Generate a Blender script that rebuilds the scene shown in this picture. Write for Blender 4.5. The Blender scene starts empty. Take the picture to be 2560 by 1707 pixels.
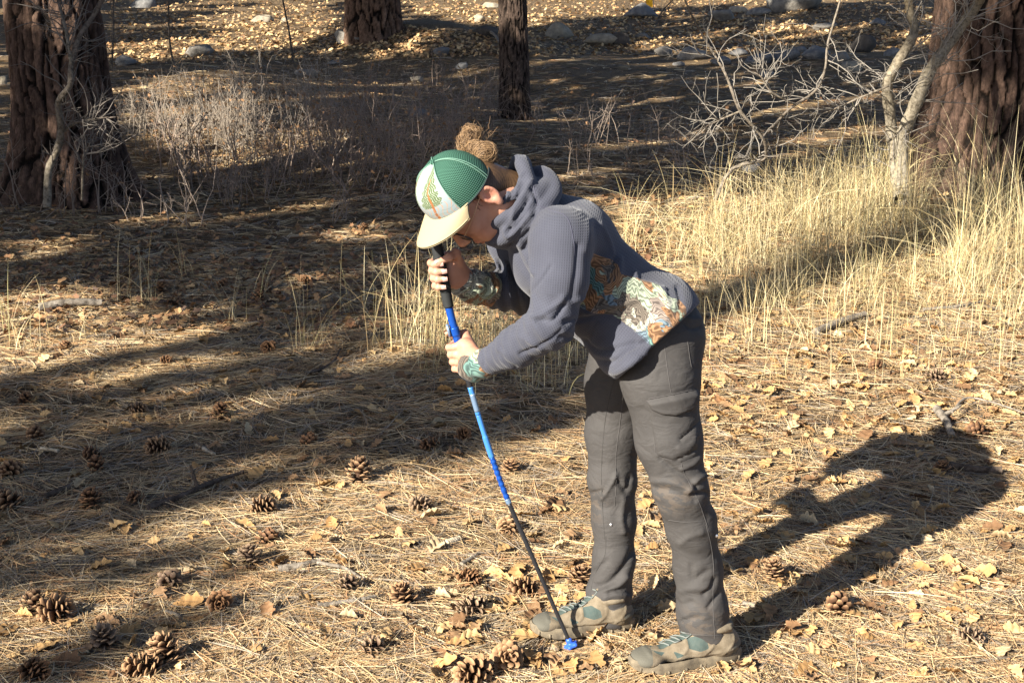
import bpy, math, random, os
import numpy as np
from mathutils import Vector, Matrix
from mathutils.bvhtree import BVHTree

# ------------------------------------------------------------------ scene, camera, world, sun, exposure
scene = bpy.context.scene
COL = scene.collection
CAM_H, PITCH, FPX = 1.6, math.radians(13.6), 3413.0      # photograph is 2560 x 1707 pixels
cam_data = bpy.data.cameras.new('camera')
cam_data.sensor_width = 36.0
cam_data.lens = 36.0 * FPX / 2560.0
cam_data.clip_start, cam_data.clip_end = 0.05, 2000.0
cam = bpy.data.objects.new('camera', cam_data)
cam.location = (0, 0, CAM_H)
cam.rotation_euler = (math.pi / 2 - PITCH, 0, 0)
COL.objects.link(cam)
scene.camera = cam

SUN_AZ, SUN_EL = math.radians(45.5), math.radians(27.0)  # azimuth: left of straight behind the camera
TO_SUN = np.array([-math.sin(SUN_AZ) * math.cos(SUN_EL), -math.cos(SUN_AZ) * math.cos(SUN_EL), math.sin(SUN_EL)])
world = bpy.data.worlds.new('World')
scene.world = world
world.use_nodes = True
wn = world.node_tree.nodes
sky_node = wn.new('ShaderNodeTexSky')
sky_node.sky_type = 'NISHITA'
sky_node.sun_disc = False
sky_node.sun_elevation = SUN_EL
sky_node.sun_rotation = math.atan2(TO_SUN[0], TO_SUN[1])
sky_node.altitude = 1800.0
sky_node.air_density = 0.55
sky_node.dust_density = 2.0
sky_node.ozone_density = 0.0
wn['Background'].inputs['Strength'].default_value = 0.07
world.node_tree.links.new(sky_node.outputs[0], wn['Background'].inputs['Color'])
sun_data = bpy.data.lights.new('sun', 'SUN')
sun_data.energy = 5.0
sun_data.angle = math.radians(0.5)
sun_data.color = (1.0, 0.93, 0.82)
sun = bpy.data.objects.new('sun', sun_data)
sun.rotation_euler = Vector(TO_SUN).to_track_quat('Z', 'Y').to_euler()
sun.location = (-20, -26, 28)
COL.objects.link(sun)
scene.view_settings.view_transform = 'Standard'
scene.view_settings.look = 'None'
scene.view_settings.exposure = 1.58
scene.view_settings.gamma = 1.0
scene.view_settings.use_curve_mapping = False
scene.cycles.max_bounces = 6
scene.cycles.diffuse_bounces = 3
scene.cycles.transparent_max_bounces = 4

rng = np.random.default_rng(7)
R_ = random.Random(7)

# ------------------------------------------------------------------ camera geometry (layout only)
CP, SP = math.cos(PITCH), math.sin(PITCH)
FW, UPV, RT = np.array([0, CP, -SP]), np.array([0, SP, CP]), np.array([1.0, 0, 0])
CAMP = np.array([0, 0, CAM_H])
def ray(px, py):
    return FW + (px - 1280.0) / FPX * RT - (py - 853.5) / FPX * UPV
def P(px, py, Y):
    d = ray(px, py)
    return CAMP + d * (Y / d[1])
def proj(p):
    q = np.asarray(p, float) - CAMP
    zz = np.maximum(q @ FW, 1e-3)
    return np.stack([1280 + FPX * (q @ RT) / zz, 853.5 - FPX * (q @ UPV) / zz], -1)

# ------------------------------------------------------------------ terrain
def softplus(t):
    return np.log1p(np.exp(-np.abs(t))) + np.maximum(t, 0)
MOUND = []
def terrain(x, y):
    x = np.asarray(x, float); y = np.asarray(y, float)
    z = 0.06 * 1.5 * softplus((y - 5.0) / 1.5)
    far = np.clip((y - 6.0) / 8.0, 0, 1)
    z = z + far * (0.10 * np.sin(0.55 * x + 1.3 + 0.21 * y) * np.sin(0.43 * y + 0.4) + 0.05 * np.sin(1.3 * x + 0.7 * y))
    z = z + 0.008 * np.sin(2.1 * x + 1.7 * y) * np.sin(3.3 * x - 2.2 * y + 1.0) + 0.004 * np.sin(9 * x + 4 * y) * np.sin(7 * y - 5 * x)
    for (mx, my, rx, ry, h) in MOUND:
        z = z + h * np.exp(-((x - mx) / rx) ** 2 - ((y - my) / ry) ** 2)
    return z
def G(px, py):
    d = ray(px, py)
    t0, t = 0.5, 0.5
    while t < 400:
        p = CAMP + d * t
        if p[2] < terrain(p[0], p[1]):
            for _ in range(30):
                m = 0.5 * (t0 + t); p = CAMP + d * m
                if p[2] < terrain(p[0], p[1]): t = m
                else: t0 = m
            return CAMP + d * t
        t0 = t; t *= 1.01
    return CAMP + d * 60
def ppm(p):
    return FPX / float((np.asarray(p) - CAMP) @ FW)          # photograph pixels per metre at p

_m = G(1040, 105); MOUND.append((float(_m[0]), float(_m[1]) + 0.5, 1.5, 1.6, 0.30))
_m = G(560, 330); MOUND.append((float(_m[0]), float(_m[1]), 1.3, 0.9, 0.12))

# ------------------------------------------------------------------ object helpers
def tag(o, label=None, cat=None, group=None, kind=None):
    if label: o['label'] = label
    if cat: o['category'] = cat
    if group: o['group'] = group
    if kind: o['kind'] = kind
    return o
def empty(name, loc=(0, 0, 0)):
    o = bpy.data.objects.new(name, None)
    o.location = loc
    o.empty_display_size = 0.1
    COL.objects.link(o)
    return o
def obj(name, me, mat=None, parent=None):
    o = bpy.data.objects.new(name, me)
    COL.objects.link(o)
    if mat is not None and not me.materials: me.materials.append(mat)
    if parent is not None:
        o.parent = parent
        if parent.type == 'EMPTY' or True:
            o.matrix_parent_inverse = Matrix.Translation(parent.location).inverted() if parent.parent is None else Matrix.Identity(4)
    return o
def fast_mesh(name, V, F, smooth=False, col=None, attrs=None, mats=None, matidx=None):
    V = np.ascontiguousarray(V, np.float32); F = np.ascontiguousarray(F, np.int32)
    me = bpy.data.meshes.new(name)
    n, (m, k) = len(V), F.shape
    me.vertices.add(n); me.vertices.foreach_set('co', V.ravel())
    me.loops.add(m * k); me.loops.foreach_set('vertex_index', F.ravel())
    me.polygons.add(m)
    me.polygons.foreach_set('loop_start', np.arange(0, m * k, k, dtype=np.int32))
    if smooth: me.polygons.foreach_set('use_smooth', np.ones(m, bool))
    if mats:
        for mt in mats: me.materials.append(mt)
    if matidx is not None: me.polygons.foreach_set('material_index', np.ascontiguousarray(matidx, np.int32))
    me.update(calc_edges=True)
    if col is not None:
        c = np.ones((n, 4), np.float32); c[:, :3] = col
        a = me.color_attributes.new('col', 'FLOAT_COLOR', 'POINT'); a.data.foreach_set('color', c.ravel())
    for kx, v in (attrs or {}).items():
        v = np.ascontiguousarray(v, np.float32)
        if v.ndim == 1:
            a = me.attributes.new(kx, 'FLOAT', 'POINT'); a.data.foreach_set('value', v)
        else:
            a = me.attributes.new(kx, 'FLOAT_VECTOR', 'POINT'); a.data.foreach_set('vector', v.ravel())
    return me
def nrm(v):
    v = np.asarray(v, float)
    return v / np.maximum(np.linalg.norm(v, axis=-1, keepdims=True), 1e-9)
def frames(Pt):
    """Pt (N,K,3) -> two unit vectors across each strand"""
    T = np.gradient(Pt, axis=1); T = nrm(T)
    ref = np.zeros_like(T); ref[..., 2] = 1
    bad = np.abs(T[:, :1, 2:3]) > 0.8
    ref = np.where(np.broadcast_to(bad, ref.shape), np.array([1.0, 0.13, 0]), ref)
    A = nrm(np.cross(T, ref)); B = np.cross(T, A)
    return A, B
def tubes(Pt, Rd, S=4, caps=True):
    """(N,K,3),(N,K) -> verts, quads"""
    Pt = np.asarray(Pt, float); Rd = np.asarray(Rd, float)
    N, K, _ = Pt.shape
    A, B = frames(Pt)
    ang = np.linspace(0, 2 * np.pi, S, endpoint=False)
    V = Pt[:, :, None, :] + Rd[:, :, None, None] * (np.cos(ang)[None, None, :, None] * A[:, :, None, :] + np.sin(ang)[None, None, :, None] * B[:, :, None, :])
    idx = np.arange(N * K * S).reshape(N, K, S)
    a = idx[:, :-1, :]; b = idx[:, 1:, :]
    F = np.stack([a, np.roll(a, -1, 2), np.roll(b, -1, 2), b], -1).reshape(-1, 4)
    if caps and S == 4:
        F = np.concatenate([F, idx[:, 0, ::-1], idx[:, -1, :]])
    return V.reshape(-1, 3), F
def ribbons(Pt, W, side):
    """flat strips: (N,K,3), (N,K) half widths, (N,3) or (N,K,3) side vectors"""
    N, K, _ = Pt.shape
    if side.ndim == 2: side = np.repeat(side[:, None, :], K, 1)
    L = Pt - side * W[..., None]; Rr = Pt + side * W[..., None]
    V = np.stack([L, Rr], 2).reshape(-1, 3)
    idx = np.arange(N * K * 2).reshape(N, K, 2)
    F = np.stack([idx[:, :-1, 0], idx[:, :-1, 1], idx[:, 1:, 1], idx[:, 1:, 0]], -1).reshape(-1, 4)
    return V, F
def smooth_poly(pts, n):
    """Catmull-Rom through points -> n samples"""
    p = np.asarray(pts, float)
    if len(p) == 2: return p[0] + (p[1] - p[0]) * np.linspace(0, 1, n)[:, None]
    q = np.vstack([2 * p[0] - p[1], p, 2 * p[-1] - p[-2]])
    t = np.linspace(0, len(p) - 1 - 1e-6, n); i = t.astype(int); f = (t - i)[:, None]
    a, b, c, d = q[i], q[i + 1], q[i + 2], q[i + 3]
    return 0.5 * (2 * b + (c - a) * f + (2 * a - 5 * b + 4 * c - d) * f ** 2 + (3 * b - a - 3 * c + d) * f ** 3)
class Mesher:
    def __init__(self): self.V, self.F, self.C, self.n = [], [], [], 0
    def add(self, V, F, c=None):
        V = np.asarray(V, float)
        F = np.asarray(F)
        if F.shape[1] == 3: F = np.concatenate([F, F[:, :1] * 0 - 1], 1)
        self.F.append(np.where(F >= 0, F + self.n, -1)); self.V.append(V); self.n += len(V)
        if c is not None: self.C.append(np.broadcast_to(np.asarray(c, float), (len(V), 3)))
    def mesh(self, name, smooth=False, mats=None):
        V = np.concatenate(self.V); F = np.concatenate(self.F)
        C = np.concatenate(self.C) if self.C else None
        if (F[:, 3] < 0).all(): return fast_mesh(name, V, F[:, :3], smooth, C, mats=mats)
        if (F[:, 3] < 0).any():
            q = F[F[:, 3] >= 0]; t = F[F[:, 3] < 0][:, :3]
            F = np.concatenate([q[:, [0, 1, 2]], q[:, [0, 2, 3]], t])
        return fast_mesh(name, V, F, smooth, C, mats=mats)
def pt_in_poly(pts, poly):
    x, y = pts[:, 0], pts[:, 1]; poly = np.asarray(poly, float); ins = np.zeros(len(x), bool)
    j = len(poly) - 1
    for i in range(len(poly)):
        xi, yi = poly[i]; xj, yj = poly[j]
        c = ((yi > y) != (yj > y)) & (x < (xj - xi) * (y - yi) / (yj - yi + 1e-12) + xi)
        ins ^= c; j = i
    return ins
def poly_dist(pts, poly, closed=True):
    poly = np.asarray(poly, float); d = np.full(len(pts), 1e9)
    nseg = len(poly) if closed else len(poly) - 1
    for i in range(nseg):
        a, b = poly[i], poly[(i + 1) % len(poly)]; ab = b - a
        t = np.clip(((pts - a) @ ab) / max(ab @ ab, 1e-9), 0, 1)
        d = np.minimum(d, np.linalg.norm(pts - a - t[:, None] * ab, axis=1))
    return d

# ------------------------------------------------------------------ materials
def mat(name, base=(0.5, 0.5, 0.5), rough=0.7, spec=0.3, build=None, metallic=0.0, sss=0.0, attr_col=None):
    m = bpy.data.materials.new(name); m.use_nodes = True
    nt = m.node_tree; b = nt.nodes['Principled BSDF']
    b.inputs['Base Color'].default_value = (*base, 1); b.inputs['Roughness'].default_value = rough
    b.inputs['Specular IOR Level'].default_value = spec; b.inputs['Metallic'].default_value = metallic
    if sss:
        b.inputs['Subsurface Weight'].default_value = sss
        b.inputs['Subsurface Radius'].default_value = (0.012, 0.005, 0.003); b.inputs['Subsurface Scale'].default_value = 0.6
    if attr_col:
        a = nt.nodes.new('ShaderNodeAttribute'); a.attribute_name = attr_col
        nt.links.new(a.outputs['Color'], b.inputs['Base Color'])
    if build: build(nt, b)
    return m
class N:
    """tiny node-graph helper"""
    def __init__(s, nt): s.nt = nt
    def new(s, t, **kw):
        n = s.nt.nodes.new(t)
        for k, v in kw.items(): setattr(n, k, v)
        return n
    def link(s, a, b): s.nt.links.new(a, b)
    def coord(s, scale=(1, 1, 1), out='Object'):
        c = s.new('ShaderNodeTexCoord'); mp = s.new('ShaderNodeMapping'); mp.inputs['Scale'].default_value = scale
        s.link(c.outputs[out], mp.inputs['Vector']); return mp.outputs[0]
    def noise(s, vec, scale, detail=4, rough=0.6, dist=0.0):
        n = s.new('ShaderNodeTexNoise'); n.inputs['Scale'].default_value = scale; n.inputs['Detail'].default_value = detail
        n.inputs['Roughness'].default_value = rough; n.inputs['Distortion'].default_value = dist
        if vec is not None: s.link(vec, n.inputs['Vector'])
        return n
    def ramp(s, fac, stops, interp='LINEAR'):
        r = s.new('ShaderNodeValToRGB'); r.color_ramp.interpolation = interp; e = r.color_ramp.elements
        while len(e) < len(stops): e.new(0.5)
        for el, (p, c) in zip(e, stops):
            el.position = p; el.color = (*c, 1) if len(c) == 3 else c
        s.link(fac, r.inputs[0]); return r.outputs[0]
    def mix(s, fac, a, b, mode='MIX'):
        m = s.new('ShaderNodeMix', data_type='RGBA', blend_type=mode)
        for sock, v in ((0, fac), (6, a), (7, b)):
            if isinstance(v, (int, float)): m.inputs[sock].default_value = v
            elif isinstance(v, tuple): m.inputs[sock].default_value = (*v, 1)
            else: s.link(v, m.inputs[sock])
        return m.outputs[2]
    def math(s, op, a, b=None):
        m = s.new('ShaderNodeMath', operation=op)
        for i, v in enumerate((a, b)):
            if v is None: continue
            if isinstance(v, (int, float)): m.inputs[i].default_value = v
            else: s.link(v, m.inputs[i])
        return m.outputs[0]
    def attr(s, name):
        a = s.new('ShaderNodeAttribute'); a.attribute_name = name; return a
    def bump(s, h, bsdf, strength=0.5, dist=0.01):
        b = s.new('ShaderNodeBump'); b.inputs['Strength'].default_value = strength; b.inputs['Distance'].default_value = dist
        s.link(h, b.inputs['Height']); s.link(b.outputs[0], bsdf.inputs['Normal']); return b

# ------------------------------------------------------------------ implicit-surface modelling
class Sdf:
    def __init__(s): s.p = []
    def _push(s, f, lo, hi, k, op): s.p.append((f, np.asarray(lo, float), np.asarray(hi, float), k, op))
    def cone(s, a, b, ra, rb, k=0.02, ax=None, sc=1.0, op='u'):
        a = np.asarray(a, float); b = np.asarray(b, float)
        M = np.eye(3)
        if ax is not None:
            ax = nrm(ax); M = M + (1 / sc - 1) * np.outer(ax, ax)
        A, B = M @ a, M @ b; ab = B - A; L2 = max(ab @ ab, 1e-12)
        def f(p):
            q = p @ M.T - A
            t = np.clip(q @ ab / L2, 0, 1)
            return np.linalg.norm(q - t[:, None] * ab, axis=1) - (ra + (rb - ra) * t)
        r = max(ra, rb) * max(sc, 1.0)
        s._push(f, np.minimum(a, b) - r, np.maximum(a, b) + r, k, op); return s
    def chain(s, pts, rs, k=0.02, ax=None, sc=1.0, op='u'):
        for i in range(len(pts) - 1):
            sci = sc[i] if isinstance(sc, (list, tuple)) else sc; q = 0.22 * k
            s.cone(pts[i], pts[i + 1], rs[i] - q, rs[i + 1] - q, k, ax, sci, op)
        return s
    def ell(s, c, r, Rm=None, k=0.02, op='u'):
        c = np.asarray(c, float); r = np.asarray(r, float); Rm = np.eye(3) if Rm is None else np.asarray(Rm, float)  # rows = axes
        def f(p):
            q = (p - c) @ Rm.T
            k0 = np.linalg.norm(q / r, axis=1); k1 = np.linalg.norm(q / (r * r), axis=1)
            return k0 * (k0 - 1) / np.maximum(k1, 1e-9)
        e = np.abs(Rm.T) @ r
        s._push(f, c - e, c + e, k, op); return s
    def torus(s, c, Rm, R, r, k=0.01, ex=1.0, op='u', wob=None):
        c = np.asarray(c, float); Rm = np.asarray(Rm, float)
        def f(p):
            q = (p - c) @ Rm.T
            x, y, z = q[:, 0] / ex, q[:, 1], q[:, 2]
            if wob is not None:
                an = np.arctan2(y, x); z = z + wob[0] * np.sin(wob[1] * an + wob[2])
            return np.sqrt((np.hypot(x, y) - R) ** 2 + z * z) - r
        e = (R + r) * max(ex, 1) + (abs(wob[0]) if wob else 0)
        s._push(f, c - e, c + e, k, op); return s
    def half(s, pt, n, k=0.004):
        """keep the side the normal points away from"""
        pt = np.asarray(pt, float); n = nrm(n)
        s._push(lambda p: (p - pt) @ n, [-9] * 3, [9] * 3, k, 'i'); return s
    def value(s, p, prims=None):
        d = np.full(len(p), 1.0)
        for (f, lo, hi, k, op) in (prims if prims is not None else s.p):
            g = f(p)
            if op == 'u':
                h = np.maximum(k - np.abs(d - g), 0) / k; d = np.minimum(d, g) - h * h * k * 0.25
            else:
                if op == 's': g = -g
                h = np.maximum(k - np.abs(d - g), 0) / k; d = np.maximum(d, g) + h * h * k * 0.25
        return d
    def mesh(s, h, post=None):
        us = [q for q in s.p if q[4] == 'u']
        lo = np.min([q[1] for q in us], 0) - 4 * h - 0.012; hi = np.max([q[2] for q in us], 0) + 4 * h + 0.012
        n = np.ceil((hi - lo) / h).astype(int) + 1
        D = np.ones(n, np.float32); B = 20
        for i in range(0, n[0], B):
            for j in range(0, n[1], B):
                for k in range(0, n[2], B):
                    e = np.minimum([i + B, j + B, k + B], n); b0 = lo + np.array([i, j, k]) * h; b1 = lo + (e - 1) * h
                    pr = [q for q in s.p if np.all(q[1] - q[3] - 3 * h - 0.008 <= b1) and np.all(q[2] + q[3] + 3 * h + 0.008 >= b0)]
                    if not any(q[4] == 'u' for q in pr): continue
                    gx, gy, gz = np.meshgrid(np.arange(i, e[0]), np.arange(j, e[1]), np.arange(k, e[2]), indexing='ij')
                    p = np.stack([gx, gy, gz], -1).reshape(-1, 3) * h + lo
                    d = s.value(p, pr)
                    if post is not None: d = post(p, d)
                    D[i:e[0], j:e[1], k:e[2]] = d.reshape(gx.shape)
        return surface_nets(D, lo, h)
def surface_nets(D, lo, h):
    s = D < 0
    c = np.zeros(np.array(D.shape) - 1, np.int8)
    for a in (0, 1):
        for b in (0, 1):
            for d in (0, 1):
                c += s[a:D.shape[0] - 1 + a, b:D.shape[1] - 1 + b, d:D.shape[2] - 1 + d]
    I = np.argwhere((c > 0) & (c < 8))
    vid = np.full(c.shape, -1, np.int32); vid[tuple(I.T)] = np.arange(len(I))
    acc = np.zeros((len(I), 3)); cnt = np.zeros(len(I))
    cs = [(a, b, d) for a in (0, 1) for b in (0, 1) for d in (0, 1)]
    for u in cs:
        for w in range(3):
            if u[w]: continue
            v = list(u); v[w] = 1
            da = D[I[:, 0] + u[0], I[:, 1] + u[1], I[:, 2] + u[2]]; db = D[I[:, 0] + v[0], I[:, 1] + v[1], I[:, 2] + v[2]]
            m = (da < 0) != (db < 0)
            t = np.where(m, da / np.where(m, da - db, 1), 0)
            e = np.zeros((len(I), 3)); e[:] = u; e[:, w] = t
            acc[m] += e[m]; cnt[m] += 1
    V = lo + (I + acc / cnt[:, None]) * h
    F = []
    for w in range(3):
        sl0 = [slice(None)] * 3; sl1 = [slice(None)] * 3; sl0[w] = slice(0, -1); sl1[w] = slice(1, None)
        x = s[tuple(sl0)] != s[tuple(sl1)]
        E = np.argwhere(x); o = [q for q in range(3) if q != w]
        ok = np.ones(len(E), bool)
        for q in o: ok &= (E[:, q] > 0) & (E[:, q] < D.shape[q] - 1)
        E = E[ok]
        def cell(da, db):
            q = E.copy(); q[:, o[0]] -= da; q[:, o[1]] -= db; return vid[q[:, 0], q[:, 1], q[:, 2]]
        quad = np.stack([cell(1, 1), cell(0, 1), cell(0, 0), cell(1, 0)], 1)
        inside = s[E[:, 0], E[:, 1], E[:, 2]]
        if w == 1: inside = ~inside
        quad = np.where(inside[:, None], quad, quad[:, ::-1])
        F.append(quad[(quad >= 0).all(1)])
    return V, np.concatenate(F)
def vnormals(V, F):
    n = np.cross(V[F[:, 2]] - V[F[:, 0]], V[F[:, 3]] - V[F[:, 1]])
    out = np.zeros_like(V)
    for k in range(4): np.add.at(out, F[:, k], n)
    return nrm(out)
def relax(V, F, it=2, lam=0.5):
    E = np.concatenate([F[:, [0, 1]], F[:, [1, 2]], F[:, [2, 3]], F[:, [3, 0]]])
    deg = np.bincount(E.ravel(), minlength=len(V)).astype(float)[:, None]
    for _ in range(it):
        A = np.zeros_like(V); np.add.at(A, E[:, 0], V[E[:, 1]]); np.add.at(A, E[:, 1], V[E[:, 0]])
        V = V + lam * (A / deg - V)
    return V
def strokes(V, F, lst):
    """sculpt: (pixel polyline, half width px, height m) pushed along the normals of the camera-side surface"""
    nn = vnormals(V, F); px = proj(V); face = np.clip(-(nn * nrm(V - CAMP)).sum(1) * 2.2 + 0.25, 0, 1)
    disp = np.zeros(len(V))
    for (pl, w, a) in lst:
        d = poly_dist(px, smooth_poly(pl, 14) if len(pl) > 2 else np.asarray(pl, float), closed=False)
        disp += a * np.exp(-(d / w) ** 2)
    return V + nn * (disp * face)[:, None]
def sines(seed, freq, n=7, aniso=(1, 1, 1)):
    r = np.random.default_rng(seed); k = nrm(r.normal(size=(n, 3))) * freq * r.uniform(0.6, 1.5, (n, 1)) * np.asarray(aniso); ph = r.uniform(0, 6.28, n)
    return lambda p: np.sin(p @ k.T + ph).sum(1) / math.sqrt(n)
# ------------------------------------------------------------------ ground
def m_ground(nt, b):
    n = N(nt); co = n.coord()
    fine = n.noise(co, 95, 6, 0.7); c = n.ramp(fine.outputs['Fac'], [(0.38, (0.022, 0.016, 0.012)), (0.47, (0.085, 0.062, 0.040)), (0.58, (0.22, 0.158, 0.095)), (0.72, (0.45, 0.33, 0.195))])  # dark stops paint shaded gaps between the litter into the colour
    # needle streaks in two directions
    for sc_, ang, st in (((9, 150, 40), 0.15, 0.5), ((14, 170, 40), -0.5, 0.42), ((160, 22, 40), 0.25, 0.32)):
        tc = n.new('ShaderNodeTexCoord'); mp = n.new('ShaderNodeMapping'); mp.inputs['Scale'].default_value = sc_; mp.inputs['Rotation'].default_value = (0, 0, ang); n.link(tc.outputs['Object'], mp.inputs['Vector'])
        w = n.noise(mp.outputs[0], 1.0, 2, 0.5, 0.6); f = n.ramp(w.outputs['Fac'], [(0.56, (0, 0, 0)), (0.66, (1, 1, 1))])
        c = n.mix(n.math('MULTIPLY', f, st), c, (0.46, 0.32, 0.17))
    # scraps of fallen leaf
    vo = n.new('ShaderNodeTexVoronoi'); vo.inputs['Scale'].default_value = 17; vo.inputs['Randomness'].default_value = 1.0; n.link(co, vo.inputs['Vector'])
    vs = n.new('ShaderNodeSeparateColor'); n.link(vo.outputs['Color'], vs.inputs[0])
    lc = n.ramp(vs.outputs[1], [(0.0, (0.10, 0.055, 0.03)), (0.4, (0.24, 0.14, 0.07)), (0.7, (0.38, 0.25, 0.12)), (0.95, (0.46, 0.33, 0.18))])
    lf = n.math('MULTIPLY', n.math('GREATER_THAN', vs.outputs[0], 0.62), n.math('LESS_THAN', vo.outputs['Distance'], 0.42))
    pat = n.noise(co, 0.8, 3); lf = n.math('MULTIPLY', lf, n.ramp(pat.outputs['Fac'], [(0.40, (0.15, 0.15, 0.15)), (0.62, (0.85, 0.85, 0.85))]))
    c = n.mix(lf, c, lc)
    big = n.noise(co, 1.7, 4); c = n.mix(1.0, c, n.ramp(big.outputs['Fac'], [(0.3, (0.78, 0.76, 0.74)), (0.7, (1.12, 1.10, 1.04))]), 'MULTIPLY')
    n.link(c, b.inputs['Base Color'])
    n.bump(n.math('ADD', fine.outputs['Fac'], n.math('MULTIPLY', lf, 0.6)), b, 0.9, 0.02)
M_GROUND = mat('needle_duff', rough=0.95, spec=0.1, build=m_ground)
def axis_lines(lo, hi, step, far_lo, far_hi, g=1.16):
    a = list(np.arange(lo, hi + 1e-6, step)); s = step; x = hi
    while x < far_hi: s *= g; x += s; a.append(x)
    s = step; x = lo
    while x > far_lo: s *= g; x -= s; a.insert(0, x)
    return np.array(a)
gx = axis_lines(-3.2, 3.6, 0.035, -220, 220); gy = axis_lines(2.0, 9.0, 0.035, -120, 320, 1.07)
X, Y = np.meshgrid(gx, gy, indexing='ij')
Z = terrain(X, np.minimum(Y, 70)) + 0.004 * np.sin(61 * X + 13 * Y) * np.sin(53 * Y - 17 * X) * (Y < 12)
idx = np.arange(X.size).reshape(X.shape); F = np.stack([idx[:-1, :-1], idx[1:, :-1], idx[1:, 1:], idx[:-1, 1:]], -1).reshape(-1, 4)
ground = obj('ground', fast_mesh('ground', np.stack([X, Y, Z], -1).reshape(-1, 3), F, True), M_GROUND)
tag(ground, 'forest floor of pine needles and fallen oak leaves', kind='structure')

# ------------------------------------------------------------------ pines
def m_bark(nt, b):
    n = N(nt); a = n.attr('col'); nz = n.noise(n.coord((1, 1, 0.5)), 70, 5, 0.7)
    f = n.ramp(nz.outputs['Fac'], [(0.3, (0.55, 0.55, 0.55)), (0.7, (1.35, 1.3, 1.25))])
    n.link(n.mix(1.0, a.outputs['Color'], f, 'MULTIPLY'), b.inputs['Base Color'])
    n.bump(n.noise(n.coord((1, 1, 0.35)), 60, 6, 0.75).outputs['Fac'], b, 1.0, 0.03)
M_BARK = mat('pine_bark', rough=0.95, spec=0.1, build=m_bark)
M_NEEDLE = mat('pine_needles', (0.045, 0.075, 0.03), 0.6)
def cells2d(u, w, U, cu, cw, seed):
    """jittered cells on a band that wraps in u: returns F2-F1 edge distance and a random per cell"""
    r = np.random.default_rng(seed); nu = max(3, int(round(U / cu))); cu = U / nu; nw = int(w.max() / cw) + 4
    ju = r.uniform(0.1, 0.9, (nu, nw)); jw = r.uniform(0.05, 0.95, (nu, nw)); rv = r.uniform(0, 1, (nu, nw))
    iu = np.floor(u / cu).astype(int); iw = np.floor(w / cw).astype(int); f1 = np.full(u.shape, 9.0); f2 = f1.copy(); id_ = np.zeros(u.shape)
    for a in (-1, 0, 1):
        for b in (-1, 0, 1):
            ku, kw = (iu + a), np.clip(iw + b + 1, 0, nw - 1); ku2 = ku % nu
            d = np.hypot(u / cu - (ku + ju[ku2, kw]), w / cw - (iw + b + jw[ku2, kw]))
            nearer = d < f1; f2 = np.where(nearer, f1, np.minimum(f2, d)); id_ = np.where(nearer, rv[ku2, kw], id_); f1 = np.where(nearer, d, f1)
    return f2 - f1, id_
def trunk(base, r0, H, seed, flare=0.45, fh=0.28, lean=(0, 0), depth=0.03, plate=(0.075, 0.20), cols=((0.085, 0.055, 0.042), (0.17, 0.110, 0.080)), fur=(0.013, 0.010, 0.008), fine=2.4, lobes=5, res=0.013):
    nth = int(2 * math.pi * r0 / res); zs = np.concatenate([np.arange(-0.25, fine, res * 1.15), np.linspace(fine, H, 26)[1:]])
    th, z = np.meshgrid(np.linspace(0, 2 * np.pi, nth, endpoint=False), zs, indexing='ij')
    rr = np.random.default_rng(seed); ph = rr.uniform(0, 6.28, 4); zz = np.maximum(z, 0)
    r = r0 * (1 - 0.5 * (zz / H) ** 1.1) * (1 + flare * np.exp(-zz / fh) * (1 + 0.35 * np.sin(lobes * th + ph[0]) + 0.25 * np.sin((lobes - 2) * th + ph[1])))
    r = r * (1 + 0.025 * np.sin(2 * th + ph[2]) + 0.02 * np.sin(3 * th + 1.5 * zz + ph[3]))
    U = 2 * math.pi * r0; u = th * r0 + 0.012 * np.sin(7 * zz + ph[0]) + 0.02 * np.sin(2.3 * zz + ph[1]); u = u % U
    wn_ = sines(seed, 16, 9); q3 = np.stack([r0 * np.cos(th), r0 * np.sin(th), zz * 0.6], -1).reshape(-1, 3); wv_ = wn_(q3).reshape(th.shape); wf_ = sines(seed + 5, 70, 11)(q3).reshape(th.shape); wh_ = sines(seed + 7, 190, 15, (1, 1, 0.7))(q3).reshape(th.shape)
    u = (u + plate[0] * (0.14 * wv_ + 0.05 * wf_)) % U; w = zz + 0.3 + plate[1] * (0.10 * sines(seed + 9, 20, 9)(q3).reshape(th.shape) + 0.05 * wf_)
    w = np.maximum(w, 0)
    e, cid = cells2d(u, w, U, plate[0], plate[1], seed)
    e2, cid2 = cells2d(u, w, U, plate[0] * 0.42, plate[1] * 0.11, seed + 1)
    g = np.clip((e - 0.05) / 0.11, 0, 1); g = g * g * (3 - 2 * g); g2 = np.clip(e2 / 0.14, 0, 1)
    r = r + depth * (g - 0.8) + depth * 0.10 * (g2 - 0.8) * g + depth * 0.30 * (cid - 0.5) * g + depth * 0.05 * wf_ + depth * 0.07 * wh_ + depth * 0.22 * (cid2 - 0.5) * g
    bx, by, bz = base
    Xp = bx + lean[0] * zz + r * np.cos(th); Yp = by + lean[1] * zz + r * np.sin(th)
    V = np.stack([Xp, Yp, bz + z], -1).reshape(-1, 3)
    nz = len(zs); idx = np.arange(nth * nz).reshape(nth, nz); ix = np.roll(idx, -1, 0)
    F = np.stack([idx[:, :-1], ix[:, :-1], ix[:, 1:], idx[:, 1:]], -1).reshape(-1, 4)
    c = np.array(cols[0]) * (1 - cid[..., None]) + np.array(cols[1]) * cid[..., None]; c = c * (0.8 + 0.4 * cid2[..., None])
    m = np.clip(g * 1.3 - 0.2, 0, 1)[..., None] * (0.70 + 0.30 * g2[..., None]) * np.clip(0.9 + 0.22 * wh_ + 0.15 * wf_, 0.4, 1.4)[..., None]; c = np.array(fur) * (1 - m) + c * m
    return fast_mesh('trunk', V, F, False, c.reshape(-1, 3))
PINES = []
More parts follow.
